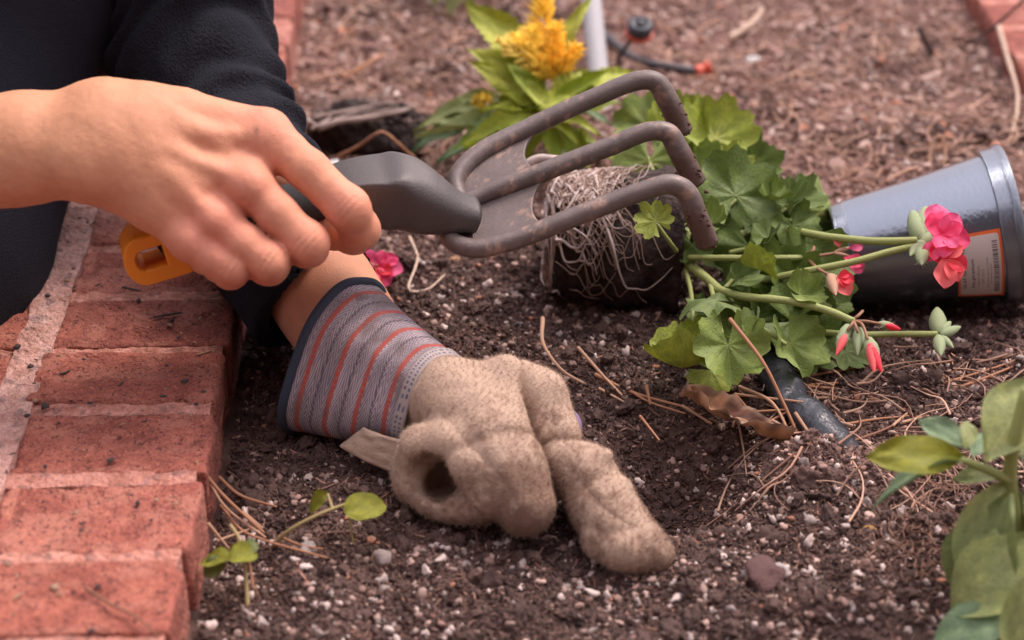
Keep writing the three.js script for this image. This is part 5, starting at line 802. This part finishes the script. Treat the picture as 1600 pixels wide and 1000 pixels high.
// ---------- black nursery pot lying on its side ----------
{
  const b = at(1306, 400, 1.142), r = at(1580, 350, 1.13), ax = r.clone().sub(b), L = ax.length(), n = ax.clone().normalize(), up = V(0, 1, 0).addScaledVector(n, -n.y).normalize(), sd = n.clone().cross(up);   // sd points towards the camera or away
  const toCam = sd.dot(FWD) < 0 ? 1 : -1;
  const pot = thing('nursery_pot', 'empty glossy black plastic nursery pot lying on the soil with an orange edged price sticker', 'plant pot', on(1440, 470));
  const plastic = phys({ color: col(0.19, 0.218, 0.26), roughness: 0.25, metalness: 0.9, bumpMap: scaled(grainFine, 4, 16), bumpScale: 0.0002, specularIntensity: 1, clearcoat: 1, clearcoatRoughness: 0.2 });
  const R0 = 0.0305, R1 = 0.0442, lathe = (pts, seg = 96) => { const g = new THREE.LatheGeometry(pts.map(([x, y]) => new THREE.Vector2(x, y)), seg); g.applyMatrix4(new THREE.Matrix4().makeBasis(sd, n, up)); g.translate(b.x, b.y, b.z); return g; };
  part('pot_body', lathe([[0.001, 0.002], [R0 - 0.004, 0.002], [R0 - 0.002, 0.0], [R0 - 0.0008, 0.0006], [R0, 0.002], [R0 + 0.0008, 0.008], [R0 + 0.0014, 0.0085], [mix(R0, R1, 0.5), L * 0.5], [R1 - 0.0006, L - 0.012], [R1, L], [R1 - 0.0012, L], [mix(R0, R1, 0.5) - 0.0012, L * 0.5], [R0 - 0.0012, 0.0035], [0.001, 0.0035]]), plastic, pot);
  part('pot_rim', lathe([[R1 - 0.0004, L - 0.0125], [R1 + 0.0016, L - 0.0125], [R1 + 0.0022, L - 0.0118], [R1 + 0.0026, L - 0.0046], [R1 + 0.0034, L - 0.004], [R1 + 0.0042, L - 0.002], [R1 + 0.0042, L - 0.0004], [R1 + 0.0034, L + 0.0006], [R1 - 0.0008, L + 0.0006], [R1 - 0.0016, L - 0.001]]), plastic, pot);
  { // price sticker curved round the wall: a printed sheet
    const map = canvasTexture(512, 640, (c, w, h) => {
      c.fillStyle = '#e0642a'; c.fillRect(0, 0, w, h); c.fillStyle = '#c9bdb6'; c.beginPath(); c.roundRect(26, 26, w - 52, h - 52, 34); c.fill(); c.fillStyle = '#38323a'; c.textBaseline = 'top';
      c.save(); c.translate(0, h); c.rotate(-Math.PI / 2);                  // the lines run along the pot's length, as on the photograph
      c.font = 'bold 54px sans-serif'; c.fillText('14.47 10 cm', 120, 42, 320); c.fillText('18.9', 470, 42, 110);
      c.font = 'bold 46px sans-serif'; c.fillText('key geranium', 130, 140, 300); c.font = '34px sans-serif'; c.fillText('mixed colours', 150, 206, 240); c.fillText('1047 2215', 170, 256, 180); c.font = '26px sans-serif'; c.fillText('LIGHT SUN  WATER OFTEN', 120, 318, 330); c.fillText('KEEP FROM FROST', 160, 356, 230);
      seed(7); let x = 70; while (x < 560) { const k = 3 + R() * 9; c.fillRect(x, 400, k, 60); x += k + 3 + R() * 8; } c.restore();
    });
    const pos = [], uv = [], idx = [], N = 20; const t0 = 0.63, t1 = 0.875, a0 = 0.5, a1 = -0.62;
    for (let lay = 0; lay < 2; lay++) for (let i = 0; i <= N; i++) for (let j = 0; j <= N; j++) { const s = i / N, q = j / N, t = mix(t0, t1, s) - 0.012 * q, a = mix(a0, a1, q), yy = t * L, wall = yy < L / 2 ? mix(R0 + 0.0014, (R0 + R1) / 2, (yy - 0.0085) / (L / 2 - 0.0085)) : mix((R0 + R1) / 2, R1 - 0.0006, (yy - L / 2) / (L / 2 - 0.012)), rad = wall + (lay ? 0.0001 : 0.0005), p = b.clone().addScaledVector(ax, t).addScaledVector(sd, toCam * Math.cos(a) * rad).addScaledVector(up, Math.sin(a) * rad); pos.push(p.x, p.y, p.z); uv.push(s, 1 - q); }
    const M = (N + 1) ** 2; for (let lay = 0; lay < 2; lay++) for (let i = 0; i < N; i++) for (let j = 0; j < N; j++) { const p = lay * M + i * (N + 1) + j, q = p + N + 1; lay ? idx.push(p, q, p + 1, p + 1, q, q + 1) : idx.push(p, p + 1, q, q, p + 1, q + 1); }
    const g = new THREE.BufferGeometry(); g.setAttribute('position', new THREE.Float32BufferAttribute(pos, 3)); g.setAttribute('uv', new THREE.Float32BufferAttribute(uv, 2)); g.setIndex(idx); g.computeVertexNormals();
    const m = part('price_sticker', g, std({ map, roughness: 0.6, side: THREE.DoubleSide }), pot); m.userData.label = 'white price sticker with an orange border and barcode';
  }
}
// ---------- black irrigation tube with a crease, half buried ----------
{
  const P = [on(1150, 515, -0.004), on(1195, 565, 0.008), on(1240, 622, 0.011), on(1275, 660, 0.009), on(1310, 698, 0.004), on(1350, 740, -0.012)], c = new THREE.CatmullRomCurve3(P), n = 90, S = 40, pos = [], idx = [];
  for (let i = 0; i <= n; i++) { const t = i / n, p = c.getPointAt(t), tn = c.getTangentAt(t), w = tn.clone().cross(V(0, 1, 0)).normalize(), u = w.clone().cross(tn); const crease = Math.exp(-(((t - 0.62) / 0.035) ** 2)); for (let s = 0; s < S; s++) { const a = s / S * 2 * Math.PI, k = 1 - 0.55 * crease * Math.max(0, Math.cos(a - 2.2)); const q = p.clone().addScaledVector(w, Math.cos(a) * 0.0105 * k * (1 + 0.12 * crease)).addScaledVector(u, Math.sin(a) * 0.0085 * k + 0.0006 * noise(t * 30, a)); pos.push(q.x, q.y, q.z); } }
  for (let i = 0; i < n; i++) for (let s = 0; s < S; s++) { const a = i * S + s, b = i * S + (s + 1) % S; idx.push(a, b, a + S, b, b + S, a + S); }
  const g = new THREE.BufferGeometry(); g.setAttribute('position', new THREE.Float32BufferAttribute(pos, 3)); g.setIndex(idx); g.computeVertexNormals();
  tag(mesh('irrigation_tube', boxUV(g), phys({ color: col(0.03, 0.034, 0.042), roughness: 0.36, bumpMap: scaled(grainFine, 16), bumpScale: 0.0006 })), 'creased black plastic irrigation tube half buried below the geranium', 'irrigation tube');
}
// ---------- grey pipe behind the celosia ----------
{
  const t = thing('grey_pipe', 'pale grey plastic pipe leaning upright behind the celosia', 'pipe', on(945, 235)); const a = on(948, 240, -0.02), b = at(910, -140, 1.50), d = b.clone().sub(a).normalize();
  const m = std({ color: col(0.38, 0.37, 0.38), roughness: 0.6, bumpMap: scaled(grainFine, 3, 30), bumpScale: 0.0005 });
  part('pipe', tube([a, a.clone().lerp(b, 0.5), b], 0.0076, 0.0076, 28, 20), m, t);
}
// ---------- drip emitter on a stake ----------
{
  const t = thing('drip_emitter', 'small round black drip emitter with a red collar on a thin stake', 'drip emitter', on(965, 108)), top = at(1000, 44, 1.42), blk = phys({ color: col(0.03, 0.032, 0.04), roughness: 0.4 });
  part('stake', tube([on(950, 118, -0.01), at(975, 78, 1.435), top], 0.0017, 0.0017, 8), blk, t);
  const ax = camDir(0.05, 0.62, 0.78), q = new THREE.Quaternion().setFromUnitVectors(V(0, 1, 0), ax), L = (pts) => new THREE.LatheGeometry(pts.map(([x, y]) => new THREE.Vector2(x * 0.001, y * 0.001)), 32).applyQuaternion(q).translate(top.x, top.y, top.z);
  part('cap', L([[0.01, -4], [7, -4], [9.5, -2], [10, 1], [9.4, 4], [7.5, 5.6], [5.6, 5.6], [5, 4.2], [3.4, 4], [3, 6.4], [0.01, 6.8]]), blk, t);
  part('collar', L([[0.01, -7], [8, -7], [10.4, -5.6], [10.8, -4.4], [10, -3.2], [0.01, -3]]), std({ color: col(0.5, 0.07, 0.03), roughness: 0.5 }), t);
}
tag(mesh('drip_line', tube([on(930, 40, 0.004), on(965, 72, 0.006), on(1000, 96, 0.007), on(1050, 106, 0.007), on(1090, 112, 0.005)], 0.0038, 0.0036, 12), phys({ color: col(0.06, 0.05, 0.055), roughness: 0.6 })), 'thin dark drip line lying on the soil beside the emitter', 'drip line');
tag(mesh('connector', tube([on(1088, 112, 0.005), on(1098, 108, 0.007), on(1108, 104, 0.008)], (t) => 0.0042 + 0.001 * Math.sin(t * 9), 0, 12), std({ color: col(0.6, 0.1, 0.05), roughness: 0.5 })), 'small red connector at the end of the dark drip line', 'connector');
// ---------- dark root clump left in the bed ----------
{
  seed(101);
  const t = thing('root_clump', 'dark clump of old roots and soil standing out of the bed above the bare hand', 'root clump', on(570, 215));
  const c = on(572, 205, 0.006), g = pebbleShape(9, 26, 0.3, 1), p = g.attributes.position;
  for (let i = 0; i < p.count; i++) { let x = p.getX(i), y = p.getY(i), z = p.getZ(i); const m = (v, k) => Math.sign(v) * Math.pow(Math.abs(v), k); x = m(x, 0.75) * 0.041; y = m(y, 0.7) * 0.0185; z = m(z, 0.8) * 0.026; const w = (k) => 0.0055 * noise(x * 70 + k, y * 70, z * 70) + 0.003 * noise(x * 180 + k, y * 180, z * 180) + 0.0016 * noise(x * 420, y * 420 + k, z * 420); p.setXYZ(i, c.x + x + w(1), c.y + y + w(5), c.z + z + w(9)); }
  g.computeVertexNormals(); part('soil_block', boxUV(g), std({ color: col(0.04, 0.026, 0.023), roughness: 1, bumpMap: scaled(grainFine, 20), bumpScale: 0.003 }), t);
  const rm = std({ color: col(0.3, 0.22, 0.19), roughness: 0.9 });
  for (const [pts, r] of [[[[498, 200], [530, 190], [580, 184], [618, 176], [640, 170]], 2.6], [[[490, 185], [530, 176], [570, 168], [610, 160]], 1.8], [[[506, 196], [540, 180], [575, 172], [604, 168]], 1.2], [[[494, 196], [478, 188], [470, 178]], 1.6], [[[550, 186], [590, 176], [626, 168]], 1.3], [[[486, 202], [505, 192], [520, 180]], 1.5]]) part('root', tube(pts.map(([u, v], i) => on(u, v, 0.025 + 0.002 * (i % 2))), r * mm, r * 0.5 * mm, 8, 24, 0.3), rm, t);
  const L = []; for (let k = 0; k < 90; k++) { const u = rr(480, 650), v = rr(150, 190), a = rr(-30, 30), P = []; for (let i = 0; i < 4; i++) P.push(on(u + a * i * 0.5 + rr(-6, 6), v + rr(-6, 6), 0.016 + 0.006 * R())); L.push(tube(P, 0.0004, 0.0003, 4, 8)); } part('fine_roots', mergeGeometries(L), rm, t).userData.kind = 'stuff';
}
// ---------- dry stems, needles, dead leaf and small litter ----------
const straw = [std({ color: col(0.36, 0.17, 0.09), roughness: 0.85 }), std({ color: col(0.46, 0.27, 0.17), roughness: 0.85 }), std({ color: col(0.22, 0.1, 0.06), roughness: 0.85 }), std({ color: col(0.5, 0.36, 0.27), roughness: 0.85 })];
{
  seed(111);
  const needle = (pts, r, m, label, group) => tag(mesh('pine_needle', tube(pts.map(([u, v, h = 0.006]) => on(u, v, h)), r * mm, r * 0.6 * mm, 6, pts.length * 6), straw[m]), label, 'pine needle', group);
for (const [p, r, m, label] of [
    [[[848, 497, 0.012], [850, 540, 0.014], [880, 580, 0.01], [914, 600]], 1.3, 1, 'curved pale pine needle standing in the soil just above the glove'],
    [[[903, 543, 0.014], [945, 590, 0.01], [972, 618]], 1.1, 1, 'straight pale needle leaning down to the long needle pair above the gloved fingers'],
    [[[930, 585, 0.01], [985, 612], [1085, 640]], 1.2, 0, 'longest needle between the glove and the dead leaf'],
    [[[936, 607], [975, 628]], 0.9, 1, 'short needle lying just below the long one near the glove'],
    [[[1000, 650], [1030, 688]], 0.9, 0, 'short needle pointing down into the dug hole'],
    [[[1066, 634], [1112, 662]], 1, 1, 'needle whose tip touches the left end of the dead leaf'],
    [[[1010, 602, 0.012], [1016, 632]], 1.1, 0, 'stubby needle standing upright across the long needle'],
    [[[960, 592], [1010, 626], [1070, 646]], 0.9, 0, 'needle running closely along the longest needle above the dug hole'],
    [[[1140, 498, 0.05], [1192, 566, 0.036], [1222, 625, 0.02], [1248, 682, 0.006]], 1.2, 0, 'long reddish pine needle standing in front of the drooping geranium leaf'],
    [[[1155, 604, 0.012], [1205, 628, 0.012], [1238, 686]], 1.1, 1, 'bent needle arching above the middle of the dead leaf'],
    [[[1148, 616, 0.01], [1200, 622, 0.012], [1254, 628, 0.02]], 1, 1, 'level needle with its end resting on the irrigation tube'],
    [[[1243, 645, 0.014], [1290, 716]], 1.1, 1, 'needle lying along the near side of the irrigation tube'],
    [[[1160, 645], [1230, 640, 0.012]], 0.9, 0, 'needle just behind the upper edge of the dead leaf'],
    [[[1150, 618, 0.01], [1180, 652]], 0.9, 0, 'short needle dropping towards the dead leaf from the level needle'],
    [[[1200, 660], [1236, 640, 0.012]], 0.8, 0, 'tiny needle crossing the foot of the long reddish needle'],
    [[[1262, 602], [1340, 596], [1400, 590]], 0.9, 0, 'needle running level from the tube to below the red buds'],
    [[[1262, 604], [1320, 610], [1385, 628]], 1, 0, 'curved needle leaving the tube and sinking away from the red buds'],
    [[[1275, 622], [1340, 622], [1385, 626]], 1, 1, 'pale needle touching the bend of the irrigation tube'],
    [[[1330, 690], [1380, 672], [1412, 655]], 0.9, 2, 'dark reddish needle between the end of the tube and the near plant'],
    [[[1310, 665], [1370, 655], [1420, 650]], 1, 0, 'needle beside the crease of the irrigation tube'],
    [[[1480, 612], [1540, 590], [1600, 566]], 1, 0, 'lower of two parallel needles near the edge below the pot'],
    [[[1470, 600], [1550, 576], [1600, 558]], 0.9, 0, 'upper of two parallel needles near the edge below the pot'],
    [[[1410, 660], [1450, 650], [1500, 640]], 1, 1, 'pale needle pointing at the leaves of the near plant'],
    [[[1388, 612], [1390, 645]], 0.8, 1, 'small upright needle below the red buds'],
    [[[1395, 665], [1440, 626]], 0.9, 1, 'slanting needle above the lowest leaf of the near plant'],
    [[[1260, 588], [1340, 574], [1380, 566]], 0.8, 0, 'thin needle directly under the red buds'],
    [[[306, 722, 0.034], [345, 770, 0.018], [412, 832]], 1.1, 0, 'long needle leaning from the brick edge down to the drooping seedling'],
    [[[318, 735, 0.02], [350, 790, 0.01], [415, 840]], 0.9, 1, 'thin needle following the long one that leans on the brick edge'],
    [[[342, 745, 0.012], [372, 772], [432, 792]], 1, 0, 'needle curving away from the bricks below the striped cuff'],
    [[[345, 790], [380, 830], [430, 850]], 0.9, 0, 'needle ending at the foot of the long-stemmed seedling'],
    [[[340, 845], [392, 826]], 0.8, 1, 'pale needle crossing behind the drooping seedling'],
    [[[325, 818, 0.02], [358, 858]], 0.9, 1, 'short needle between the brick and the drooping seedling leaf'],
    [[[430, 850], [475, 862], [512, 872]], 0.9, 0, 'lower needle running out from the foot of the long-stemmed seedling'],
    [[[436, 838], [470, 852], [505, 858]], 0.8, 0, 'upper needle running out from the foot of the long-stemmed seedling'],
    [[[380, 800], [410, 825]], 0.8, 1, 'tiny needle under the long leaning needle beside the bricks'],
    [[[388, 870, 0.014], [396, 920]], 0.9, 0, 'reddish needle hanging below the drooping seedling leaves'],
  ]) needle(p, r, m, label);
  tag(mesh('pine_needle', tube([on(132, 918, 0.0365), on(175, 945, 0.039), on(215, 965, 0.039), on(244, 992, 0.037)], 0.0008, 0.0005, 6), straw[2]), 'thin pine needle lying on the nearest brick', 'pine needle');
  // tangle of dry needles and rootlets further back: nobody could count it
  const L = [];
  for (let k = 0; k < 1250; k++) { const far = R() < 0.9, u = far ? rr(460, 1600) : rr(1150, 1600), v = far ? rr(-20, 300) : rr(560, 800); const p = on(u, v, 0); if (!inBed(p.x, p.z, 0.01)) continue; const a = rr(0, 6.28), l = rr(0.012, 0.05), b = rr(-0.8, 0.8), P = []; for (let i = 0; i < 4; i++) { const s = i / 3 - 0.5, x = p.x + Math.cos(a + b * s) * l * s, z = p.z + Math.sin(a + b * s) * l * s; P.push(V(x, soilShape(x, z) + rr(0.002, 0.007), z)); } const g = tube(P, rr(0.0003, 0.001), 0.0003, 5, 8), m = rr(0.5, 1.3), t = R(); vertexColors(g, () => [mix(0.28, 0.5, t) * m, mix(0.15, 0.31, t) * m, mix(0.1, 0.22, t) * m]); L.push(g); }
  tag(mesh('needle_litter', mergeGeometries(L), std({ vertexColors: true, roughness: 0.9 })), 'dry pine needles and rootlets strewn over the far soil', 'litter', null, 'stuff');
  // hair-fine rootlets beside the near plant
  const Q = []; for (let k = 0; k < 110; k++) { let u = rr(1370, 1540), v = rr(745, 905); const P = []; let a = rr(0, 6.28); for (let i = 0; i < 5; i++) { P.push(on(u, v, 0.004 + 0.007 * R())); a += rr(-0.9, 0.9); u += Math.cos(a) * 15; v += Math.sin(a) * 12; } Q.push(tube(P, 0.00026, 0.0002, 4, 14)); }
  tag(mesh('rootlet_tangle', mergeGeometries(Q), std({ color: col(0.24, 0.125, 0.085), roughness: 0.9 })), 'tangle of hair-fine brown rootlets under the near plant', 'roots', null, 'stuff');
  // dead leaf
  {
    const a = [on(1070, 608, 0.018), on(1232, 690, 0.004)], N = 46, M = 16, pos = [], idx = [], cl = [], d = a[1].clone().sub(a[0]), n = camDir(0.25, 0.75, 0.6), w = d.clone().cross(n).normalize().negate();
    for (let i = 0; i <= N; i++) for (let j = 0; j <= M; j++) { const t = i / N, s = j / M, hw = 0.0205 * Math.pow(Math.sin(Math.PI * Math.pow(t, 0.8)), 0.7) * (1 + 0.22 * noise(t * 9, s > 0.5 ? 4 : 9)), k = (s - 0.35); const p = a[0].clone().addScaledVector(d, t + 0.02 * noise(s * 3, t * 4)).addScaledVector(w, -k * hw * 1.3).addScaledVector(n, 0.011 * k * k * 3 + 0.004 * noise(t * 7, s * 3, 2) + 0.0022 * noise(t * 18, s * 7, 5) - 0.003); pos.push(p.x, p.y, p.z); const e = smooth(0.86, 1, s) + smooth(0.12, 0, s), q = 0.8 + 0.5 * noise(t * 13, s * 7, 8), dk = smooth(0.05, 0.4, noise(t * 6, s * 3, 12)); cl.push(mix(mix(0.38, 0.15, dk), 0.56, e * 0.8) * q, mix(mix(0.18, 0.055, dk), 0.36, e * 0.8) * q, mix(mix(0.085, 0.03, dk), 0.25, e * 0.8) * q); }
    for (let i = 0; i < N; i++) for (let j = 0; j < M; j++) { const p = i * (M + 1) + j, q = p + M + 1; idx.push(p, p + 1, q, q, p + 1, q + 1); }
    const g = new THREE.BufferGeometry(); g.setAttribute('position', new THREE.Float32BufferAttribute(pos, 3)); g.setAttribute('color', new THREE.Float32BufferAttribute(cl, 3)); g.setIndex(idx); g.computeVertexNormals();
    tag(mesh('dead_leaf', g, phys({ vertexColors: true, roughness: 0.8, transmission: 0.15, thickness: 0, side: THREE.DoubleSide })), 'crumpled brown dead leaf lying on the soil below the geranium', 'leaf');
  }
  // sticks
  const stick = (name, label, cat, pts, r0, r1, m) => tag(mesh(name, tube(pts.map(([u, v, h]) => on(u, v, h)), r0 * mm, r1 * mm, 8, 30, 0.25), m), label, cat);
  stick('broken_twig', 'dark broken twig sticking up near the far bricks', 'twig', [[1462, 92, -0.004], [1448, 70, 0.014], [1436, 44, 0.03]], 2.4, 1.8, std({ color: col(0.05, 0.035, 0.03), roughness: 0.9 }));
  stick('dry_root', 'pale forked dry root hanging down beside the far bricks', 'root', [[1560, 40, 0.02], [1574, 90, 0.018], [1590, 150, 0.014], [1586, 190, 0.008], [1576, 222, 0.004]], 2, 1.2, straw[3]);
  stick('twig', 'thin dark twig slanting out of the upper corner over the far bricks', 'twig', [[1522, 66, 0.02], [1560, 36, 0.045], [1612, -12, 0.075]], 1.1, 0.9, std({ color: col(0.05, 0.035, 0.04), roughness: 0.8 }));
  stick('dry_root', 'pale dry root lying across the soil in the upper part of the bed', 'root', [[1140, 60, 0.006], [1170, 40, 0.01], [1192, 14, 0.01]], 2.6, 1.6, straw[3]);
  stick('twig', 'brown bent twig with a pale tip arching in front of the root clump', 'twig', [[526, 246, 0.012], [560, 228, 0.024], [590, 208, 0.036], [598, 206, 0.036], [622, 224, 0.028], [648, 248, 0.016]], 1.3, 0.9, straw[0]);
  stick('reddish_twig', 'reddish dry twig lying on the soil above the root clump', 'twig', [[536, 122, 0.008], [566, 104, 0.012], [600, 84, 0.012]], 1.6, 1.2, straw[0]);
  stick('dry_grass_loop', 'dry grass blade bent into a loop above the pot', 'grass blade', [[1452, 262, 0.002], [1456, 226, 0.014], [1468, 212, 0.02], [1476, 226, 0.014], [1474, 262, 0.002]], 1.1, 0.9, straw[1]);
  stick('dry_grass', 'curved dry rootlet on the grit below the cultivator neck', 'rootlet', [[640, 370, 0.006], [652, 405, 0.01], [640, 455, 0.008], [668, 452, 0.006], [694, 430, 0.006]], 1, 0.7, straw[3]);
  // stones one can pick out
  const stone = (label, u, v, s, c, sd, sy = 0.75) => { const g = boxUV(pebbleShape(sd, 4, 0.34, sy), 0.6), p = on(u, v, 0), m = mesh('pebble', g, std({ color: c, roughness: 0.85, bumpMap: grainFine, bumpScale: 0.0012 })); m.scale.set(s * mm * 1.15, s * mm, s * mm); m.rotation.set(0.2, sd * 1.3, 0.15); m.position.set(p.x, soilHeight(p.x, p.z) + s * mm * 0.35, p.z); tag(m, label, 'pebble'); };
  stone('dark reddish stone on the soil below the gloved fingertip', 1192, 908, 9.5, col(0.12, 0.06, 0.055), 3, 0.6); stone('rounded white pebble on the soil in the upper part of the bed', 1176, 92, 5, col(0.75, 0.72, 0.68), 5); stone('white perlite lump touching the dark reddish stone', 1218, 898, 4, col(0.62, 0.55, 0.52), 7);
  stone('pale angular pebble in the dark soil under the seedling leaf', 480, 868, 4.4, col(0.55, 0.46, 0.42), 8); stone('round grey pebble between the seedling and the lower edge', 598, 876, 4.6, col(0.4, 0.32, 0.29), 9); stone('pinkish flat stone on the soil just above the pot foot', 1310, 268, 7, col(0.36, 0.22, 0.18), 11, 0.6); stone('yellow pebble on the soil beside the rootlet tangle', 1360, 836, 2.8, col(0.6, 0.33, 0.08), 12); stone('orange pebble on the soil below the cultivator neck', 710, 406, 3, col(0.55, 0.3, 0.17), 13);
  // bits of bark on the bricks
  const chip = (u, v, l, ang, m, label) => { const g = sliverShape(u), p = on(u, v, WALLTOP + 0.0012), k = mesh('bark_chip', g, m); k.scale.set(l * mm, 1.6 * mm, 1.8 * mm); k.rotation.set(rr(-0.2, 0.2), ang, rr(-0.1, 0.1)); k.position.copy(p); tag(k, label, 'bark chip', label.startsWith('tiny') ? 'litter on the bricks' : undefined); };
  const dk = std({ color: col(0.045, 0.035, 0.035), roughness: 0.9 }), tn = std({ color: col(0.32, 0.2, 0.12), roughness: 0.9 });
  chip(262, 492, 8, 0.3, dk, 'black splinter of bark on the brick below the orange cap'); chip(268, 500, 4, 1.4, dk, 'stubby black bark chip crossing the black splinter'); chip(205, 452, 6, -0.3, dk, 'thin black twig piece in the mortar joint below the orange cap'); chip(318, 552, 4, 0.6, tn, 'curled tan leaf scrap near the worn brick corner');
  const C = []; for (let k = 0; k < 150; k++) { const u = rr(10, 372), v = rr(330, 990), p = on(u, v, WALLTOP + 0.0009); if (besideWall(p.x, p.z) > -0.004 || p.x < -0.42) continue; const l = rr(0.5, 2) * (R() < 0.2 ? 1.5 : 1) * mm, g = (k % 3 ? pebbleShape(k, 0, 0.5) : sliverShape(k)).scale(l, l * 0.5, l * 0.7); g.rotateY(rr(0, 6)); g.translate(p.x, p.y, p.z); if (!g.index) g.setIndex([...Array(g.attributes.position.count).keys()]); g.deleteAttribute('uv'); const t = R() < 0.62 ? [0.05, 0.038, 0.036] : [0.3, 0.19, 0.12]; vertexColors(g, () => t); C.push(g); }
  tag(mesh('bark_crumbs', mergeGeometries(C), std({ vertexColors: true, roughness: 0.95 })), 'crumbs of bark and soil lying on the bricks', 'litter', null, 'stuff');
}
// ---------- white plant label behind the bare hand ----------
{ const a = on(490, 262, 0.012), b = on(528, 256, 0.016), g = new THREE.BoxGeometry(0.018, 0.0012, 0.006, 6, 1, 2); const m = mesh('plant_label', g, std({ color: col(0.75, 0.74, 0.72), roughness: 0.5 })); m.position.copy(a.lerp(b, 0.5)); m.rotation.set(0.5, 0.2, 0.12); tag(m, 'small white plastic plant label lying behind the index finger', 'plant label'); }

// ---------- unseen house wall added behind the camera to block low sky and darken reflections ----------
{
  const h = thing('added_blocker_wall', 'unseen brown clapboard wall added behind the camera to block sky and darken the pot reflection', 'house wall', V(0.4, 0, 2.6));
  const paint = std({ color: col(0.08, 0.055, 0.05), roughness: 0.8, bumpMap: scaled(grainFine, 1, 8), bumpScale: 0.001 }), trim = std({ color: col(0.4, 0.36, 0.33), roughness: 0.7 });
  const B = (name, w, hh, d, x, y, z, m, p = h, rx = 0) => { const k = mesh(name, new THREE.BoxGeometry(w, hh, d), m, p); k.position.set(x, y, z); k.rotation.x = rx; return k; };
  B('foundation', 7, 0.3, 0.3, 0, 0.15, 0.16, std({ color: col(0.25, 0.23, 0.22), roughness: 0.95 }));
  for (let k = 0; k < 18; k++) B('clapboard', 7, 0.165, 0.022, 0, 0.39 + k * 0.15, 0.02, paint, h, 0.1);
  B('eave', 7.6, 0.08, 0.9, 0, 3.1, -0.1, trim); B('core', 7, 2.75, 0.2, 0, 1.69, 0.16, paint);
  const w = B('window', 1.3, 1.2, 0.05, -1.2, 1.7, -0.03, trim); B('pane', 1.14, 1.04, 0.012, 0, 0, -0.024, phys({ color: col(0.02, 0.022, 0.025), roughness: 0.08 }), w);
}

renderer.render(scene, camera);
